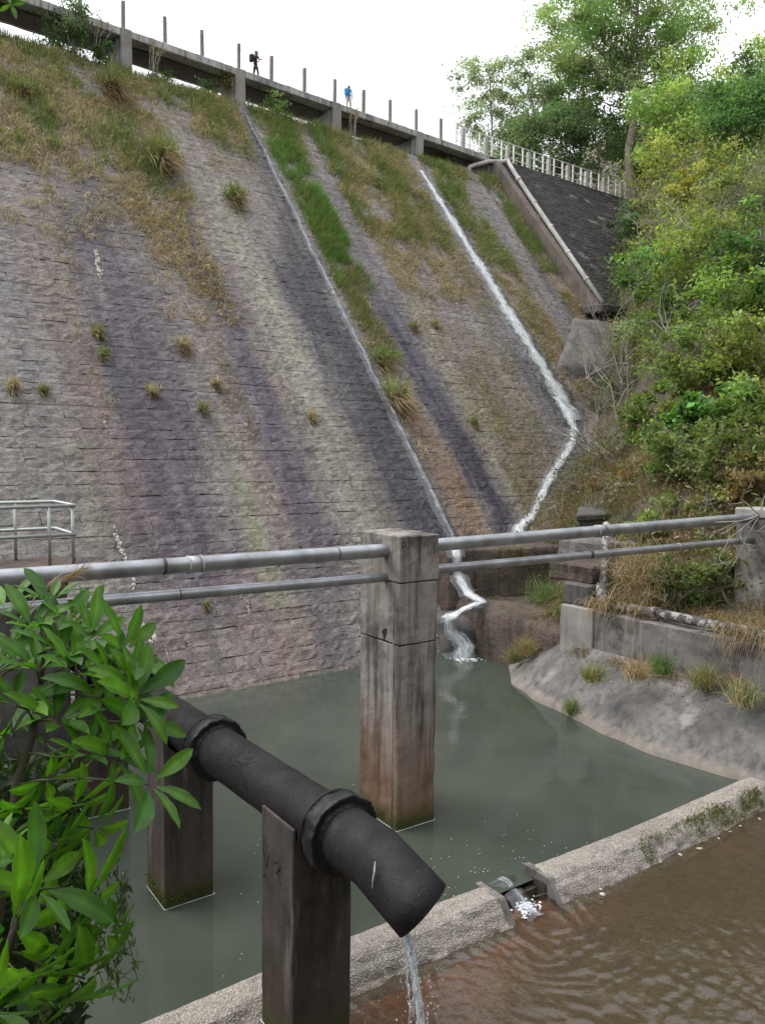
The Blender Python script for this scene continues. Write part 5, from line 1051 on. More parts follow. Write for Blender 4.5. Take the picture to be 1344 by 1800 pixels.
# shrubs on the right slope: pixel column, row, radius in pixels, colour
SH = [(1215, 298, 82, (0.17, 0.185, 0.055), 'yellow green shrub crowning the slope right of the railing end', dict(leaf=0.22)),
      (1232, 322, 40, (0.26, 0.245, 0.05), 'small bright yellow shrub amid grey twigs', dict(leaf=0.2, ncl=16)),
      (1130, 388, 42, (0.055, 0.105, 0.05), 'dark drooping shrub overhanging the right end of the abutment wall', dict(leaf=0.3, hang=0.8, aspect=0.3)),
      (1190, 436, 80, (0.095, 0.165, 0.04), 'bright green spreading shrub right of the abutment wall', dict(leaf=0.24)),
      (1185, 385, 56, (0.19, 0.20, 0.055), 'olive shrub between the yellow green and the bright green one', dict(leaf=0.2)),
      (1265, 440, 80, (0.15, 0.18, 0.05), 'pale green shrub with twigs in the middle of the slope', dict(leaf=0.18, nlf=90)),
      (1325, 440, 75, (0.06, 0.12, 0.035), 'dark green shrub under the round tree at the right edge', dict(leaf=0.2)),
      (1138, 484, 44, (0.07, 0.13, 0.04), 'dark green shrub against the lower abutment wall', dict(leaf=0.24)),
      (1190, 525, 80, (0.085, 0.15, 0.035), 'leafy green shrub below the bright spreading one', dict(leaf=0.2)),
      (1280, 540, 85, (0.10, 0.16, 0.04), 'mixed green shrub in the middle right of the slope', dict(leaf=0.2)),
      (1115, 590, 48, (0.16, 0.17, 0.075), 'thin olive shrub right of the pale concrete slab', dict(leaf=0.16, nlf=70)),
      (1175, 610, 70, (0.125, 0.16, 0.06), 'greyish green shrub right of the concrete blocks', dict(leaf=0.16, nlf=90)),
      (1312, 612, 75, (0.15, 0.185, 0.05), 'light yellow green shrub near the right edge', dict(leaf=0.18)),
      (1245, 640, 70, (0.125, 0.175, 0.055), 'olive green shrub left of the light yellow one', dict(leaf=0.17)),
      (1150, 720, 55, (0.105, 0.16, 0.04), 'small fresh green shrub above the lowest concrete step', dict(leaf=0.22, ncl=20)),
      (1255, 715, 62, (0.075, 0.165, 0.04), 'vivid green broad leaved shrub in the lower slope', dict(leaf=0.28, ncl=22)),
      (1330, 715, 60, (0.11, 0.17, 0.045), 'green shrub at the right edge below the yellow one', dict(leaf=0.18)),
      (1195, 790, 62, (0.115, 0.16, 0.055), 'dull olive shrub over the dry undergrowth', dict(leaf=0.16, nlf=80)),
      (1285, 800, 66, (0.125, 0.165, 0.055), 'dull green shrub over the dry undergrowth at right', dict(leaf=0.16, nlf=80)),
      (1340, 850, 50, (0.15, 0.12, 0.06), 'brownish shrub above the right pillar', dict(leaf=0.15, nlf=70)),
      (1165, 905, 42, (0.16, 0.21, 0.075), 'pale green fern like shrub just above the upper pipe', dict(leaf=0.16, ncl=16, nlf=90)),
      (1250, 880, 45, (0.15, 0.16, 0.06), 'straggling olive shrub above the pipe left of the right pillar', dict(leaf=0.14, nlf=60, ncl=16)),
      (1190, 1030, 52, (0.07, 0.105, 0.03), 'dark green creeper covered bush behind the old flaking pipe', dict(leaf=0.11, ncl=26)),
      (1250, 1010, 45, (0.085, 0.11, 0.035), 'low dark bush left of the right pillar under the pipes', dict(leaf=0.11, ncl=20)),
      (1310, 345, 70, (0.12, 0.15, 0.05), 'grey green shrub right of the small bright yellow one', dict(leaf=0.18, nlf=90)),
      (1255, 375, 60, (0.16, 0.17, 0.07), 'thin pale shrub behind the bare branches', dict(leaf=0.16, nlf=70)),
      (1215, 460, 60, (0.13, 0.18, 0.045), 'light green shrub between the bright spreading one and the pale one', dict(leaf=0.18)),
      (1340, 520, 60, (0.09, 0.15, 0.04), 'green shrub on the right edge halfway up the slope', dict(leaf=0.18)),
      (1090, 655, 40, (0.13, 0.14, 0.07), 'scrubby bush half covering the brown concrete step', dict(leaf=0.14, nlf=60, ncl=18)),
      (1100, 770, 44, (0.14, 0.135, 0.07), 'dull brown green scrub right of the flat brown slab', dict(leaf=0.14, nlf=60, ncl=18)),
      (1085, 850, 44, (0.16, 0.125, 0.075), 'brown scrub beside the lowest concrete step', dict(leaf=0.14, nlf=60, ncl=18)),
      (1120, 950, 40, (0.17, 0.19, 0.07), 'grassy green bush behind the leaning riser pipe', dict(leaf=0.14, nlf=80, ncl=16)),
      (1060, 690, 36, (0.10, 0.125, 0.07), 'small grey green bush on the concrete blocks', dict(leaf=0.14, ncl=10, nlf=60))]
for q, (px, py, R, col, lab, kw) in enumerate(SH):
    Pg = hit_hill(px, py+R*0.55); Y = Pg[1]-0.6; c = aty(px, py, Y); Rm = R/F*Y; gz = ground_z(c); kw = dict(kw)
    kw.setdefault('ncl', 38); kw.setdefault('nlf', 110); kw['leaf'] *= 1.3; kw['nlf'] = int(kw['nlf']*0.72)
    tree('shrub', (c[0], c[1], min(gz, c[2]-Rm*0.5)-0.2), c, (Rm*1.25, Rm*1.05, Rm*1.0), lab, col, seed=40+q, trunk=0.07, stems=3, cat='shrub', crad=Rm*0.32, bark='twig', col2=tuple(x*1.3 for x in col), **kw)
# bare twiggy shrubs
def bare(name, root, mains, label, r0=0.05, depth=4, seed=0, mat='twig', spread=0.55):
    rg = np.random.default_rng(seed); e = empty(name, root, label, 'shrub'); 
    mb = MB()
    def grow(p, d, L, r_, k):
        n = 4; pts = [p]; dd = d.copy()
        for i in range(n): dd = unit(dd+rg.normal(0, 0.16, 3)+UPV*0.03); pts.append(pts[-1]+dd*L/n)
        mb.tube(pts, [r_*(1-0.45*i/n) for i in range(n+1)], 4 if k > 1 else 3, False)
        if k <= 0: return
        for i in range(rg.integers(2, 4)):
            j = rg.integers(2, n+1); grow(pts[j], unit(dd+rg.normal(0, spread, 3)), L*rg.uniform(0.5, 0.8), r_*0.55, k-1)
    for q in mains:
        q = np.asarray(q, float); d = q-np.asarray(root, float); L = np.linalg.norm(d); grow(np.asarray(root, float), d/L, L*0.6, r0, depth)
    mb.build('branches', M[mat], e); return e
bare('bare_shrub', aty(1128, 850, 37.5), [aty(*p) for p in ((880, 760, 36.5), (850, 850, 36), (930, 680, 38), (1000, 640, 39), (900, 920, 35.5), (1050, 700, 38))], 'bare grey twigs reaching left across the bend of the right stream', 0.06, 4, 3)
bare('bare_shrub', aty(1105, 700, 43), [aty(*p) for p in ((990, 560, 43), (1040, 520, 45), (1085, 560, 44), (980, 640, 43), (1120, 560, 45))], 'bare twigs in front of the pale concrete slab', 0.05, 4, 5)
bare('bare_shrub', aty(1265, 480, 42), [aty(*p) for p in ((1200, 300, 44), (1255, 300, 44), (1310, 310, 43), (1230, 360, 44), (1335, 350, 42))], 'pale bare branches below the small yellow shrub', 0.06, 4, 7)
bare('bare_shrub', aty(1335, 905, 19.6), [aty(*p) for p in ((1240, 960, 19.4), (1200, 910, 19.5), (1260, 880, 19.8), (1300, 1000, 19.3), (1330, 860, 20))], 'bare twigs tangled over the pipe ends at the right pillar', 0.022, 3, 9)
bare('bare_shrub', aty(1230, 900, 31), [aty(*p) for p in ((1150, 800, 31), (1220, 780, 32), (1300, 800, 31), (1180, 850, 30))], 'bare stems in the dry undergrowth above the upper pipe', 0.04, 4, 11)
bare('bare_shrub', aty(1050, 960, 31), [aty(*p) for p in ((960, 900, 31), (1000, 860, 32), (1060, 850, 32), (930, 930, 31))], 'dead brown twigs above the mossy low wall', 0.03, 4, 13)
bare('bare_shrub', aty(1150, 800, 36), [aty(*p) for p in ((1080, 700, 37), (1130, 690, 37), (1190, 700, 36), (1040, 760, 36), (1220, 760, 35))], 'pale bare branches over the flat brown slab', 0.05, 4, 21)
bare('bare_shrub', aty(1290, 680, 34), [aty(*p) for p in ((1200, 600, 35), (1250, 560, 36), (1320, 570, 34), (1340, 620, 33))], 'long bare stems at the right below the light yellow green shrub', 0.045, 4, 23)
bare('bare_shrub', aty(1150, 470, 47), [aty(*p) for p in ((1090, 380, 48), (1150, 360, 48), (1200, 390, 47), (1120, 420, 48))], 'thin grey branches in front of the olive shrub', 0.05, 4, 25)
bare('bare_shrub', aty(1110, 880, 36), [aty(*p) for p in ((1000, 800, 36.5), (1040, 740, 37), (1090, 730, 37), (960, 860, 36), (1150, 760, 36), (1010, 900, 35))], 'dense grey twigs above the dark cover slab', 0.045, 5, 31)
bare('bare_shrub', aty(1080, 640, 44), [aty(*p) for p in ((1010, 600, 44), (1040, 700, 43), (1100, 720, 43), (1000, 700, 43), (1130, 640, 44))], 'grey twigs hanging over the concrete steps', 0.045, 5, 33)
bare('bare_shrub', aty(1200, 620, 38), [aty(*p) for p in ((1130, 520, 39), (1230, 500, 39), (1180, 480, 40), (1290, 540, 38))], 'thin bare stems among the green shrubs in the middle of the slope', 0.045, 4, 15)
# undergrowth over the slope
ug = np.random.default_rng(9); v = Veg(); n = 110000
u = ug.uniform(8.9, 42, n); w = ug.uniform(-20, 17, n); g = -groin(u)/TT; ok = (w > g+0.2) & ~((u < 12.3) & (w < 1.2)) & ~((u < 9.5) & (w < 3.0)) & ~((u < 26) & (w-g < 6.5) & (ug.random(n) < 0.72)); u, w = u[ok], w[ok]; n = len(u)
H_ = hill_h(u, w)+ug.uniform(0, 1.0, n)**1.5*fnoise(u*0.7, w*0.7, 3)*3.4; P = WV(u, w, H_)
k = (fnoise(u*0.45, w*0.45, 12)+ug.normal(0, 0.12, n)+(u-14)*0.016)[:, None]; L = ug.uniform(0.09, 0.26, n)
c = np.where(k > 0.52, np.array([0.17, 0.225, 0.085]), np.array([0.25, 0.19, 0.13]))*(1+ug.normal(0, 0.25, (n, 1)))
v.leaves(P, ug.normal(0, 1, (n, 3)), UPV+ug.normal(0, 0.7, (n, 3)), L, L*0.45, np.clip(c, 0.01, 0.6))
n = 52000; u = ug.uniform(7.5, 20, n); w = ug.uniform(-9, 17, n); g = -groin(u)/TT; ok = (w > g+0.6) & ~((u < 12.3) & (w < 1.2)) & ~((u < 9.5) & (w < 3.0)) & (fnoise(u*0.8, w*0.8, 15) > 0.42); u, w = u[ok], w[ok]; n = len(u)
P = WV(u, w, hill_h(u, w)); rnd = ug.normal(0, 0.4, (n, 3)); kk = (fnoise(u*0.5, w*0.5, 22)+ug.normal(0, .1, n) > 0.58)[:, None]
c = np.where(kk, np.array([0.12, 0.165, 0.05]), np.array([0.29, 0.215, 0.135]))*(1+ug.normal(0, 0.25, (n, 1)))
v.blades(P, UPV*0.8-d1*0.35+rnd, -UPV*0.8-d1*0.5+rnd*0.5, ug.uniform(0.35, 1.0, n), ug.uniform(0.012, 0.028, n), np.clip(c, 0.01, 0.6), ug)
tag(v.build('undergrowth', M['grass']), 'dry leaves, creepers and grass covering the slope under the shrubs', 'undergrowth', kind='stuff')
# dry grass hanging over the retaining wall
v = Veg(); n = 2600; w = ug.uniform(6.6, 15, n); ok = fnoise(w*0.9, w*0, 3)+ug.normal(0, .06, n) > 0.5; w = w[ok]; n = len(w); u = ug.uniform(6.52, 7.3, n); P = WV(u, w, 2.60+ug.uniform(0, 0.3, n)+0*u)
c = np.array([0.36, 0.28, 0.185])*(1+ug.normal(0, 0.2, (n, 1))); rnd = ug.normal(0, 0.3, (n, 3))
v.blades(P, UPV*0.25-d1*0.9+rnd, -UPV*1.3+rnd*0.3, ug.uniform(0.4, 1.3, n), ug.uniform(0.010, 0.022, n), c, ug)
n = 900; P = WV(ug.normal(7.3, 0.3, n), ug.normal(7.6, 0.35, n), 2.6+ug.uniform(0, 1.8, n)); v.blades(P, -d1*0.4+ug.normal(0, 0.4, (n, 3))+UPV*0.3, -UPV+ug.normal(0, 0.2, (n, 3)), ug.uniform(0.5, 1.1, n), ug.uniform(0.010, 0.02, n), np.array([0.38, 0.30, 0.2])*(1+ug.normal(0, 0.2, (n, 1))), ug)
tag(v.build('hanging_grass', M['grass']), 'straw coloured dry grass hanging over the retaining wall and old pipe', 'grass', kind='stuff')
# tufts on the apron and by the wall
AT = [(1040, 1195, 1.30, 0.42, 'rusty green tuft at the left foot of the retaining wall', ['rust', 'olive', 'bright']), (1118, 1192, 1.42, 0.48, 'reddish brown tuft against the middle of the retaining wall', ['rust', 'rust', 'dry']),
      (1160, 1180, 1.45, 0.42, 'bright green tuft beside the reddish one at the retaining wall', ['bright', 'green']), (1235, 1205, 1.45, 0.5, 'wide green and rust tuft at the right part of the retaining wall', ['olive', 'rust', 'bright']),
      (1305, 1235, 1.42, 0.5, 'green and straw tuft at the right edge of the apron', ['bright', 'tan', 'rust']), (1005, 1252, 0.12, 0.34, 'dark leafy tuft on the kerb at the pool edge', ['green', 'olive']),
      (955, 1062, 1.72, 0.95, 'tall arching green grass clump on the rock shelf', ['green', 'olive', 'bright']), (985, 1090, 1.6, 0.5, 'green leafy tuft on the shelf beside the wall end', ['green', 'bright']),
      (925, 1150, 0.75, 0.5, 'yellow brown tuft below the rock shelf', ['rust', 'olive']), (965, 1135, 0.95, 0.5, 'orange tipped tuft below the rock shelf nearest the wall end', ['rust', 'olive', 'dry']), (900, 1160, 0.45, 0.35, 'small mossy tuft left of the yellow brown one', ['olive']),
      (1325, 1060, 2.9, 0.7, 'green blade grass at the foot of the right pillar', ['bright', 'green']), (1290, 1210, 1.45, 0.35, 'little dry tuft left of the right edge of the apron', ['dry', 'rust'])]
for px, py, z, R, lab, cs in AT:
    P = onz(px, py, z); tussock('grass_tuft', P, R*1.25, lab, UPV, [G[k] for k in cs], 300, None, 0.014, None, 0.45)
v = Veg(); n = 7500; s_ = ug.uniform(2.2, 6.6, n); t_ = ug.normal(0.62, 0.12, n); ok = fnoise(s_*1.6, t_*3, 5)+ug.normal(0, 0.06, n) > 0.45; s_, t_ = s_[ok], t_[ok]; n = len(s_)
P = A0+s_[:, None]*dw+(t_+0.05*np.sin(s_*0.55+0.6))[:, None]*nw; P[:, 2] = np.interp(t_, [0.3, 0.48, 0.84], [ZC, ZC-0.03, -0.42])
c = np.array([0.15, 0.155, 0.045])*(1+ug.normal(0, 0.3, (n, 1))); v.blades(P, nw*0.4+UPV+ug.normal(0, .5, (n, 3)), -UPV*0.5+ug.normal(0, .3, (n, 3)), ug.uniform(0.04, 0.15, n), ug.uniform(0.006, 0.014, n), np.clip(c, .01, .5), ug)
for ctr, h, zz in ((PC, SIDE/2, 0), (np.array([-3.15, 12.21, 0]), 0.395, 0), (np.array([-0.87, 9.23, 0]), 0.395, -0.1)):
    for fdir, al in ((-dp2, dp1), (-dp1, dp2)):
        n = 260; a = ug.uniform(-h, h, n); ok = fnoise(a*5, a*0+ctr[0], 5) > 0.42; a = a[ok]; n = len(a); P = ctr+fdir*(h+0.004)+al*a[:, None]; P[:, 2] = ug.uniform(0.04, 0.24, n)+zz
        v.blades(P, fdir+UPV*0.5+ug.normal(0, .4, (n, 3)), -UPV*0.5+ug.normal(0, .3, (n, 3)), ug.uniform(0.03, 0.10, n), ug.uniform(0.005, 0.012, n), np.clip(np.array([0.12, 0.125, 0.035])*(1+ug.normal(0, .3, (n, 1))), .01, .5), ug)
for (ua, wa), (ub, wb), za, zb, n in (((7.6, -0.60), (12.3, 0.93), 2.0, 3.52, 1500), ((7.9, -0.2), (12.3, 2.0), 1.70, 1.76, 900)):
    t = ug.random(n); u = ua+(ub-ua)*t; w = wa+(wb-wa)*t+0.03; z = za+(zb-za)*ug.random(n)**0.5; ok = fnoise(u*1.3, z*1.6, 9)+ug.normal(0, .05, n) > 0.5; u, w, z = u[ok], w[ok], z[ok]; n = len(u)
    v.blades(WV(u, w, z), -nd*0.8+UPV*0.5+ug.normal(0, .5, (n, 3)), -UPV*0.7+ug.normal(0, .3, (n, 3)), ug.uniform(0.08, 0.3, n), ug.uniform(0.012, 0.03, n), np.clip(np.array([0.20, 0.19, 0.07])*(1+ug.normal(0, .3, (n, 1))), .01, .5), ug)
tag(v.build('moss', M['grass']), 'yellow green moss on the weir and round the pier feet', 'moss', kind='stuff')
# leaf litter on the apron
v = Veg(); n = 1900; w = ug.uniform(3.2, 14.5, n); f = np.clip(ug.beta(8, 1.4, n), 0.3, 1.05); ok = fnoise(w*1.1, f*6, 7)+ug.normal(0, .08, n) > 0.5; w, f = w[ok], f[ok]; n = len(w)
uw_ = np.interp(w, [1.5, 2.4, 3.2, 4.2, 5.46, 7.3, 9.46, 11, 12.4, 18], [8.6, 7.6, 6.85, 5.95, 5.36, 4.92, 4.5, 4.5, 4.72, 5.0]); ut_ = np.interp(w, [1.5, 3.2, 5.2, 6.2, 18], [10.2, 9.2, 7.3, 6.5, 6.62])
z_ = np.interp(w, [1.5, 3.0, 5.5, 18], [0.75, 1.05, 1.5, 1.5])*(0.4*np.minimum(f, 1)+0.6*(1-(1-np.minimum(f, 1))**1.7))+0.02+(fnoise(w*0.5, f*2, 2, 2)-0.5)*0.22*sstep(0.1, 0.4, f)+0.03
L = ug.uniform(0.03, 0.09, n); v.leaves(WV(uw_+(ut_-uw_)*f, w, z_), ug.normal(0, 1, (n, 3))*np.array([1, 1, .15]), UPV+ug.normal(0, .3, (n, 3)), L, L*0.5, np.clip(np.array([0.30, 0.21, 0.14])*(1+ug.normal(0, .3, (n, 1))), .01, .6))
n = 2600; w = ug.uniform(6.2, 15, n); ok = fnoise(w*1.4, w*0, 19)+ug.normal(0, .09, n) > 0.47; w = w[ok]; n = len(w); u = 6.46-np.abs(ug.normal(0, 0.22, n)); k_ = (fnoise(w*2.2, w*0, 23)+ug.normal(0, .1, n) > 0.55)[:, None]
v.blades(WV(u, w, 1.40-(6.46-u)*0.35), UPV*0.8-d1*0.3+ug.normal(0, .45, (n, 3)), -UPV*0.5-d1*0.3+ug.normal(0, .3, (n, 3)), ug.uniform(0.12, 0.4, n), ug.uniform(0.006, 0.014, n), np.clip(np.where(k_, np.array([0.17, 0.20, 0.08]), np.array([0.42, 0.31, 0.2]))*(1+ug.normal(0, .25, (n, 1))), .01, .7), ug)
tag(v.build('leaf_litter', M['litter']), 'brown dead leaves and straw along the foot of the retaining wall', 'leaf litter', kind='stuff')
# ------------------------------------------------------------------ broad leaved shrub in the left foreground
def broad_mat():
    m, nt = mk('broad_leaf')
    a = nd_(nt, 'ShaderNodeAttribute', attribute_name='Col').outputs['Color']
    info = nd_(nt, 'ShaderNodeObjectInfo').outputs['Random']
    base = mixc(nt, 1.0, a, mixc(nt, info, (0.5, 0.6, 0.75), (1.3, 1.15, 0.9)), 'MULTIPLY')
    p = pos(nt); base = mixc(nt, 1.0, base, mixc(nt, mr(nt, noi(nt, p, 22, 4, 0.6), 0.3, 0.7), (0.82, 0.82, 0.82), (1.15, 1.15, 1.1)), 'MULTIPLY')
    b = bsdf(nt, base, 0.5, bmp(nt, noi(nt, p, 45, 3, 0.5), 0.12, 0.004), 0.0, 0.45)
    t = nd_(nt, 'ShaderNodeBsdfTranslucent', {'Color': mixc(nt, 1.0, base, (1.3, 1.6, 0.4), 'MULTIPLY')}).outputs['BSDF']
    out(nt, nd_(nt, 'ShaderNodeMixShader', {'Fac': 0.40, 1: b, 2: t}).outputs['Shader']); return m
M['broad'] = broad_mat()
def leaflet_mesh(kind):
    rg = np.random.default_rng(kind+70); n = 9; xs = np.linspace(0, 1, n); V = []; C = []; F_ = []
    wd = (0.145+0.03*rg.random())*np.sin(np.clip(xs, 0.02, 0.985)**1.15*math.pi)**0.72; wd[-1] = 0.004
    dr = 0.10+0.18*rg.random(); tw = rg.normal(0, 0.25); bend = rg.normal(0, 0.06)
    base = np.array((0.075, 0.185, 0.022))*(0.9+0.25*rg.random())
    for i, x in enumerate(xs):
        z = -dr*x*x; y0 = bend*x*x
        for j, s in enumerate((-1, -0.5, 0, 0.5, 1)):
            fold = abs(s)*wd[i]*0.30+0.012*math.sin(x*19+s*3)*abs(s); a = tw*x
            yy, zz = s*wd[i], fold; V.append((x, y0+yy*math.cos(a)-zz*math.sin(a), z+yy*math.sin(a)+zz*math.cos(a)))
            C.append(base*(1.5 if s == 0 else 1.0)*(1+0.08*math.sin(x*40)))
    for i in range(n-1):
        for j in range(4): F_.append((i*5+j, (i+1)*5+j, (i+1)*5+j+1, i*5+j+1))
    me = bpy.data.meshes.new('leaflet'); me.from_pydata(V, [], F_); me.update(); me.polygons.foreach_set('use_smooth', [True]*len(F_))
    a = me.color_attributes.new('Col', 'FLOAT_COLOR', 'POINT'); c = np.ones((len(V), 4), np.float32); c[:, :3] = np.array(C); a.data.foreach_set('color', c.ravel())
    me.materials.append(M['broad']); return me
LM = [leaflet_mesh(k) for k in range(7)]
SB_ = np.array([-1.62, 3.05, 4.55]); shrub = empty('broadleaf_shrub', SB_, 'glossy green umbrella leaved shrub filling the lower left corner', 'shrub')
mb = MB(); stems = {}
def stem(key, pts, r0, r1):
    pts = [np.asarray(p, float) for p in pts]; stems[key] = pts; mb.tube(pts, list(np.linspace(r0, r1, len(pts))), 8)
stem('a', [SB_, aty(-20, 1700, 3.0), aty(15, 1500, 3.05), aty(30, 1380, 3.1), aty(58, 1290, 3.15), aty(70, 1210, 3.2), aty(75, 1150, 3.25)], 0.028, 0.012)
stem('b', [SB_+np.array([-0.1, 0.1, 0]), aty(-60, 1600, 3.4), aty(-30, 1400, 3.4), aty(-25, 1280, 3.4), aty(-10, 1180, 3.45)], 0.025, 0.012)
stem('c', [SB_+np.array([0.05, -0.25, 0]), aty(-10, 1760, 2.6), aty(20, 1650, 2.6), aty(50, 1560, 2.65)], 0.02, 0.01)
mb.build('stem', M['bark_dark'], shrub, True)
lrng = np.random.default_rng(4)
def comp_leaf(px, py, Y, ln, dirpx, el, key, n=7, spread=3.6, tilt=0.5, node=0.8):
    """compound leaf: tip of its stalk at (px,py) distance Y; dirpx = heading of the fan in the picture (deg, 0 right, 90 up)"""
    P = aty(px, py, Y); st = stems[key]; k = node*(len(st)-1); i = int(min(len(st)-2, k)); nodep = st[i]+(st[i+1]-st[i])*(k-i)
    m = MB(); mid_ = (P+nodep)/2+UPV*0.03+lrng.normal(0, 0.015, 3); pts = [nodep, nodep*0.65+mid_*0.35+UPV*0.01, mid_, P*0.6+mid_*0.4, P]; m.tube(pts, [0.006, 0.005, 0.0045, 0.004, 0.004], 6)
    leaf = m.build('leaf', M['green_stem'], shrub, True)
    a = math.radians(dirpx); hd = np.array(_r)*math.cos(a)+np.array(_u)*math.sin(a); vw = CAM-P; vw = vw/np.linalg.norm(vw)
    ax = unit(hd*math.cos(el)+(UPV*0.55+vw*0.65)*tilt); x0 = unit(np.cross(ax, UPV+0.01)); y0 = np.cross(ax, x0)
    for q in range(n):
        th = (q+0.5)/n*2*math.pi+lrng.normal(0, 0.12); rd = x0*math.cos(th)+y0*math.sin(th)
        d = unit(rd*math.cos(el)+ax*math.sin(el)+lrng.normal(0, 0.07, 3)); nrm = unit(ax-(ax@d)*d); sdv = np.cross(nrm, d)
        L = 1.05*ln/F*Y*lrng.uniform(0.65, 1.15); o = bpy.data.objects.new('leaflet', LM[int(lrng.integers(0, 7))]); COL.objects.link(o); o.parent = leaf
        ps = 0.16*L; b = P+d*ps
        o.matrix_basis = Matrix(((d[0]*L, sdv[0]*L, nrm[0]*L, b[0]), (d[1]*L, sdv[1]*L, nrm[1]*L, b[1]), (d[2]*L, sdv[2]*L, nrm[2]*L, b[2]), (0, 0, 0, 1)))
        mm = MB(); 
CL = [  # px py Y length dir elev stem node
    (58, 1108, 3.25, 78, 80, 0.75, 'a', 0.95), (20, 1135, 3.35, 72, 120, 0.6, 'b', 0.9), (160, 1124, 3.2, 80, 40, 0.55, 'a', 0.9), (218, 1146, 3.15, 92, 20, 0.5, 'a', 0.85), (132, 1186, 3.05, 86, 55, 0.65, 'a', 0.8),
    (178, 1226, 3.0, 92, 30, 0.45, 'a', 0.75), (236, 1228, 2.95, 100, 12, 0.4, 'a', 0.7), (27, 1240, 3.0, 88, 75, 0.6, 'a', 0.7), (236, 1268, 2.95, 98, 5, 0.35, 'a', 0.65), (148, 1326, 2.85, 96, 60, 0.65, 'a', 0.6), (262, 1378, 2.8, 104, 20, 0.35, 'a', 0.5),
    (-5, 1180, 3.3, 80, 90, 0.5, 'b', 0.8), (90, 1060, 3.4, 66, 100, 0.7, 'a', 1.0), (150, 1075, 3.45, 52, 20, 0.4, 'a', 1.0), (10, 1075, 3.5, 70, 110, 0.6, 'b', 1.0), (80, 1370, 3.1, 80, -60, 0.2, 'a', 0.45), (130, 1420, 3.05, 86, -50, 0.15, 'a', 0.4),
    (165, 1455, 3.05, 82, -60, 0.1, 'a', 0.35), (40, 1420, 3.0, 90, -90, 0.1, 'a', 0.4), (100, 1490, 2.95, 92, -40, 0.1, 'a', 0.3), (0, 1350, 3.1, 84, 180, 0.3, 'b', 0.55),
    (62, 1560, 2.55, 128, 20, 0.35, 'c', 1.0), (20, 1630, 2.45, 140, -40, 0.2, 'c', 0.8), (150, 1590, 2.75, 112, -30, 0.15, 'c', 0.95), (110, 1660, 2.7, 122, -55, 0.1, 'c', 0.7), (185, 1640, 2.85, 84, -60, 0.05, 'c', 0.9), (40, 1720, 2.5, 140, -80, 0.1, 'c', 0.5), (150, 1720, 2.7, 116, -60, 0.05, 'c', 0.6), (-10, 1530, 2.6, 106, 150, 0.3, 'c', 0.9), (10, 1480, 2.9, 92, 120, 0.3, 'a', 0.3), (100, 1765, 2.65, 124, -90, 0.05, 'c', 0.4), (20, 1290, 3.2, 76, 140, 0.3, 'a', 0.55), (-10, 1780, 2.5, 110, 90, 0.2, 'c', 0.3), (110, 1150, 3.15, 80, 70, 0.6, 'a', 0.9), (70, 1180, 3.1, 84, 95, 0.65, 'a', 0.85), (190, 1185, 3.05, 84, 20, 0.5, 'a', 0.8), (230, 1200, 3.05, 84, 20, 0.4, 'a', 0.8), (100, 1270, 2.95, 88, 60, 0.6, 'a', 0.7), (120, 1100, 3.3, 70, 60, 0.6, 'a', 0.95), (35, 1170, 3.2, 78, 100, 0.6, 'b', 0.9), (200, 1330, 2.9, 86, 10, 0.4, 'a', 0.55), (75, 1300, 3.3, 62, -120, 0.1, 'a', 0.6)]
for px, py, Y, ln, dr_, el, key, nodev in CL: comp_leaf(px, py, Y, ln, dr_, el, key, 7 if ln > 75 else 6, node=nodev)
# flower panicle
v = Veg(); n = 900; rg = np.random.default_rng(8); t = rg.random(n); c0 = aty(118, 1112, 3.3); P = c0+rg.normal(0, 1, (n, 3))*np.array([0.07, 0.05, 0.055]); L = rg.uniform(0.006, 0.013, n)
v.leaves(P, rg.normal(0, 1, (n, 3)), rg.normal(0, 1, (n, 3)), L, L, np.clip(np.array([0.20, 0.30, 0.07])*(1+rg.normal(0, .25, (n, 1))), .01, .7)); v.build('flower_cluster', M['leaf'], shrub)
mb = MB()
for q in range(26): a = c0+np.array([0.02, 0, -0.12]); b = c0+rg.normal(0, 1, 3)*np.array([0.08, 0.05, 0.05]); mb.tube([a, (a+b)/2+rg.normal(0, .01, 3), b], [0.003, 0.002, 0.0015], 4)
mb.build('flower_stalk', M['green_stem'], shrub)
# thin climber hanging behind the shrub
cr_ = empty('climber', aty(190, 1400, 3.3), 'thin climber with small pointed leaves hanging below the shrub', 'climber'); mb = MB(); v = Veg()
for q in range(17):
    x0 = rg.uniform(70, 225); y0 = rg.uniform(1390, 1640); Yq = rg.uniform(3.0, 3.5); pts = [aty(x0+rg.normal(0, 8)+k*rg.normal(0, 3), y0+k*34, Yq) for k in range(7)]; mb.tube(pts, 0.0022, 4)
    m = 34; tt = rg.random(m)*5.99; i0 = tt.astype(int); fr = (tt-i0)[:, None]; pa = np.array(pts); c = pa[i0]*(1-fr)+pa[i0+1]*fr+rg.normal(0, 0.012, (m, 3)); L = rg.uniform(0.025, 0.06, m)
    v.leaves(c, -UPV+rg.normal(0, .6, (m, 3)), rg.normal(0, 1, (m, 3)), L, L*0.3, np.clip(np.array([0.055, 0.09, 0.03])*(1+rg.normal(0, .3, (m, 1))), .01, .5))
mb.build('stem', M['green_stem'], cr_); v.build('leaves', M['leaf'], cr_)
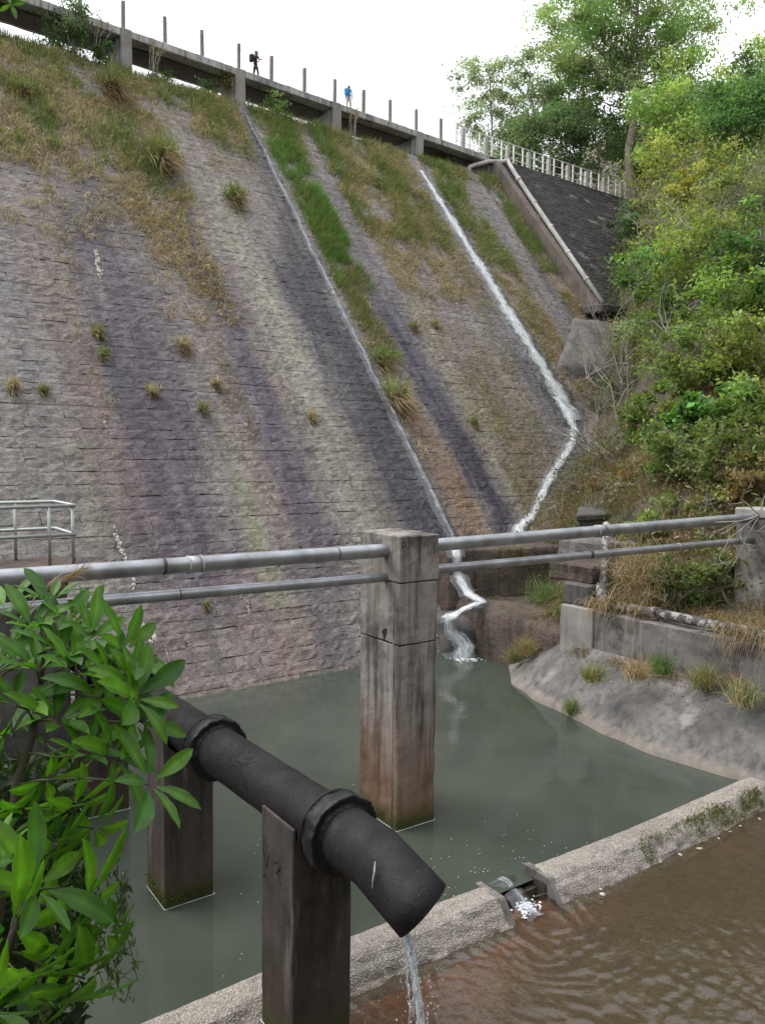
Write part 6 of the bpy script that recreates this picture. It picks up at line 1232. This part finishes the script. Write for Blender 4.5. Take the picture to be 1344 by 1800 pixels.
# compact foliage filling the gaps low down
v = Veg(); n = 2300; px = rg.uniform(-60, 175, n); py = rg.uniform(1330, 1830, n); ok = (px < 150-np.abs(py-1560)*0.12+rg.normal(0, 24, n)); px, py = px[ok], py[ok]; n = len(px); c = np.array([aty(a, b, y) for a, b, y in zip(px, py, rg.uniform(3.35, 4.0, n))]); L = rg.uniform(0.06, 0.15, n)
v.leaves(c, rg.normal(0, 1, (n, 3))-UPV*0.5, UPV+rg.normal(0, 1, (n, 3)), L, L*0.4, np.clip(np.array([0.022, 0.048, 0.014])*(1+rg.normal(0, .35, (n, 1))), .008, .4))
fb = empty('bush', aty(60, 1800, 3.6), 'dark leafy bush growing behind the foreground shrub', 'bush'); v.build('foliage', M['leaf'], fb)
mb = MB()
for q in range(9): a = aty(rg.uniform(-60, 60), 1850, 3.6); b = aty(rg.uniform(-40, 150), rg.uniform(1400, 1600), 3.7); mb.tube([a, (a+b)/2+rg.normal(0, .05, 3), b], [0.012, 0.009, 0.004], 5)
mb.build('branches', M['bark_dark'], fb)
# dry reed plume arching over the pipe
rd = empty('dry_reed', aty(30, 1090, 4.2), 'dry pinkish reed plume arching over the upper pipe at left', 'grass'); mb = MB(); v = Veg(); Yr = 4.2
spn = [aty(20, 1110, Yr), aty(70, 1040, Yr), aty(110, 1008, Yr), aty(140, 1003, Yr)]; mb.tube(spn, [0.005, 0.004, 0.003, 0.002], 5); mb.build('stem', M['twig'], rd)
n = 70; t = rg.random(n)[:, None]; b = spn[1]*(1-t)+spn[3]*t+rg.normal(0, .008, (n, 3)); d0 = np.array(_r)*0.9+np.array(_u)*0.35+rg.normal(0, .25, (n, 3)); v.blades(b, d0, np.array(_r)*0.3-UPV*1.2+rg.normal(0, .15, (n, 3)), rg.uniform(0.1, 0.24, n), rg.uniform(0.0022, 0.0045, n), np.clip(np.array([0.36, 0.25, 0.2])*(1+rg.normal(0, .15, (n, 1))), .01, .8), rg); v.build('plume', M['grass'], rd)
# sprig hanging into the top left corner
sp = empty('leaf_sprig', aty(18, -30, 5.0), 'small bright green leaf sprig hanging in at the top left corner', 'leaf'); mb = MB(); mb.tube([aty(10, -60, 5), aty(20, -10, 5), aty(22, 14, 5)], [0.005, 0.004, 0.003], 5); mb.build('twig', M['green_stem'], sp)
for q, (dx, dy, L) in enumerate(((8, -14, 0.10), (20, -4, 0.09), (6, 12, 0.09), (-8, 4, 0.08), (-5, -10, 0.09), (14, -18, 0.1))):
    b = aty(20, 8, 5); d = unit(np.array(_r)*dx-np.array(_u)*dy+0.001); vw = unit(CAM-b+UPV*2); nrm = unit(vw-(vw@d)*d); sv_ = np.cross(nrm, d); o = bpy.data.objects.new('leaf', LM[q]); COL.objects.link(o); o.parent = sp; o.matrix_parent_inverse = Matrix.Translation(-sp.location)
    o.matrix_basis = Matrix(((d[0]*L, sv_[0]*L, nrm[0]*L, b[0]), (d[1]*L, sv_[1]*L, nrm[1]*L, b[1]), (d[2]*L, sv_[2]*L, nrm[2]*L, b[2]), (0, 0, 0, 1)))

# ------------------------------------------------------------------ two walkers on the bridge
def flat(name, c, rough=0.85): return plain(name, c, 0.12, rough, 9.0, 0.2)
def person(P, face, label, cols, pack, pose, hat=None):
    """cols: skin, hair, top, trousers, shoes; face = heading (unit, horizontal)"""
    fx = np.asarray(face, float); rt = np.array([fx[1], -fx[0], 0]); P = np.asarray(P, float)
    L = lambda f_, s, z: tuple(P+fx*f_+rt*s+UPV*z)
    J = {'pel': (0.0, 0, .92, .135), 'spi': (0.0, 0, 1.08, .125), 'che': (.01, 0, 1.28, .15), 'nec': (.01, 0, 1.45, .06), 'hea': (.03, 0, 1.55, .085), 'top': (.03, 0, 1.66, .075)}
    for s, k in ((-1, 'l'), (1, 'r')):
        st = pose['step']*s; arm = pose['arm'+k]
        J['sh'+k] = (.0, .17*s, 1.39, .065); J['el'+k] = (arm[0], .23*s, arm[1], .045); J['ha'+k] = (arm[2], .2*s, arm[3], .038); J['fi'+k] = (arm[2]+.05, .2*s, arm[3]-.06, .03)
        J['hi'+k] = (0, .09*s, .86, .095); J['kn'+k] = (st*.5+.03, .095*s, .48, .065); J['an'+k] = (st, .095*s, .09, .045); J['to'+k] = (st+.15, .1*s, .04, .04)
    E = [('pel', 'spi'), ('spi', 'che'), ('che', 'nec'), ('nec', 'hea'), ('hea', 'top')]
    for k in 'lr': E += [('che', 'sh'+k), ('sh'+k, 'el'+k), ('el'+k, 'ha'+k), ('ha'+k, 'fi'+k), ('pel', 'hi'+k), ('hi'+k, 'kn'+k), ('kn'+k, 'an'+k), ('an'+k, 'to'+k)]
    ks = list(J); me = bpy.data.meshes.new('sk'); me.from_pydata([L(*J[k][:3]) for k in ks], [(ks.index(a), ks.index(b)) for a, b in E], []); tmp = bpy.data.objects.new('sk', me); COL.objects.link(tmp)
    sm_ = tmp.modifiers.new('s', 'SKIN'); sm_.branch_smoothing = 0.6
    for i, k in enumerate(ks): sv_ = me.skin_vertices[0].data[i]; sv_.radius = (J[k][3], J[k][3]); sv_.use_root = (k == 'pel')
    tmp.modifiers.new('u', 'SUBSURF').levels = 2
    dg = bpy.context.evaluated_depsgraph_get(); bme = bpy.data.meshes.new_from_object(tmp.evaluated_get(dg)); bpy.data.objects.remove(tmp)
    bme.materials.clear()
    for c in cols: bme.materials.append(c)
    for p in bme.polygons:
        z = p.center.z-P[2]; q = (np.array(p.center)-P); s = abs(q@rt)
        mi = 2
        if z > 1.46: mi = 1 if (z > 1.60 or (q@fx) < -0.02) else 0
        elif s > 0.13 and (abs(z-J['har'][2]) < .09 or abs(z-J['fir'][2]) < .07) and (q@fx) > .1: mi = 0
        elif z < 0.10: mi = 4
        elif z < 0.93 and s < 0.19: mi = 3
        p.material_index = mi; p.use_smooth = True
    e = empty('person', P, label, 'person'); bme.name = 'body'; link('body', bme, None, e)
    bk = rough_block('backpack', [tuple(P+fx*a+rt*b+UPV*z) for z, ex in ((1.0, 0), (1.42, 0.0)) for a, b in ((-.36+ex, -.15), (-.14, -.16), (-.14, .16), (-.36+ex, .15))], pack, e, bev=0.05, cut=0.12, amp=0.015)
    m = MB()
    for s in (-1, 1): m.tube([P+fx*-.14+rt*.1*s+UPV*1.40, P+fx*.05+rt*.11*s+UPV*1.47, P+fx*.17+rt*.11*s+UPV*1.32, P+fx*.12+rt*.13*s+UPV*1.08, P-fx*.1+rt*.15*s+UPV*1.04], 0.022, 5)
    m.build('strap', cols[5] if len(cols) > 5 else pack, e)
    h = MB(); h.tube([P+fx*.035+UPV*(1.60), P+fx*.035+UPV*1.64, P+fx*.035+UPV*1.69, P+fx*.035+UPV*1.72], [.092, .098, .08, .03], 12); h.tube([P+fx*.06+UPV*1.605, P+fx*.17+UPV*1.595], [.07, .05], 8); h.build('cap', hat or cols[1], e, True)
    n_ = MB(); n_.tube([P+fx*.115+UPV*1.56, P+fx*.14+UPV*1.535], [.012, .016], 5); n_.build('nose', cols[0], e)
    return e
sk_ = flat('skin', (0.42, 0.25, 0.18)); blk = flat('black_cloth', (0.02, 0.02, 0.024)); red = flat('red_cloth', (0.38, 0.06, 0.06)); blu = flat('blue_nylon', (0.03, 0.22, 0.55)); pal = flat('pale_cloth', (0.45, 0.42, 0.36)); gry = flat('grey_cloth', (0.20, 0.19, 0.2)); hr = flat('hair', (0.025, 0.02, 0.018)); lb_ = flat('sky_cloth', (0.30, 0.45, 0.62))
person(W(11.15, -22.55, zt(11.15)), d1, 'walker in black with red straps and dark pack facing right on the bridge', [sk_, hr, blk, blk, blk, red], blk, dict(step=0.16, arml=(.12, 1.16, .30, 1.26), armr=(.10, 1.14, .30, 1.22)), gry)
person(W(17.75, -22.6, zt(17.75)), unit(d1+nd*0.6), 'walker with a bright blue backpack and pale shorts walking away on the bridge', [sk_, hr, lb_, pal, gry, blu], blu, dict(step=0.14, arml=(.02, 1.13, .1, .92), armr=(-.04, 1.12, .04, .9)), lb_)

# ------------------------------------------------------------------ small things at the water's edge
M['dead_leaf'] = plain('dead_leaf', (0.42, 0.33, 0.22), 0.3, 0.9)
def fallen(P, L, az, lab):
    d = np.array([math.cos(az), math.sin(az), 0.0]); s = np.array([-d[1], d[0], 0]); m = MB(); pts = []
    for x, w_, z in ((-.5, .02, .02), (-.2, .24, 0), (.15, .26, .01), (.5, .02, .06)): pts += [P+d*x*L-s*w_*L+UPV*(z+.05)*L, P+d*x*L+UPV*z*L, P+d*x*L+s*w_*L+UPV*(z+.07)*L]
    m.add(pts, [(i*3+j, i*3+j+1, i*3+j+4, i*3+j+3) for i in range(3) for j in range(2)]); o = m.build('fallen_leaf', M['dead_leaf']); return tag(o, lab, 'leaf', 'dead leaves at the foot of the weir')
for k, (px, py, L) in enumerate(((1228, 1492, .14), (1262, 1474, .09), (1282, 1462, .08), (1300, 1452, .09), (1196, 1504, .07), (1160, 1516, .07), (1334, 1440, .1))): fallen(onz(px, py, -0.185), L, k*1.3, 'pale dead leaf floating at the mossy foot of the right weir wall')
def pebble(P, R, lab):
    bm = bmesh.new(); bmesh.ops.create_icosphere(bm, subdivisions=2, radius=R)
    for v_ in bm.verts: v_.co = Vector((v_.co.x*1.2, v_.co.y, v_.co.z*.7))*(1+.25*mnoise.noise(v_.co*8/R*.1))+Vector(P)
    me = bpy.data.meshes.new('pebble'); bm.to_mesh(me); bm.free(); o = link('pebble', me, M['lime']); return tag(o, lab, 'stone', 'pebbles at the foot of the weir')
for px, py, R in ((1058, 1572, .04), (1055, 1563, .025), (1194, 1502, .03)): pebble(onz(px, py, -0.19), R, 'small pale pebble in shallow water below the right weir wall')
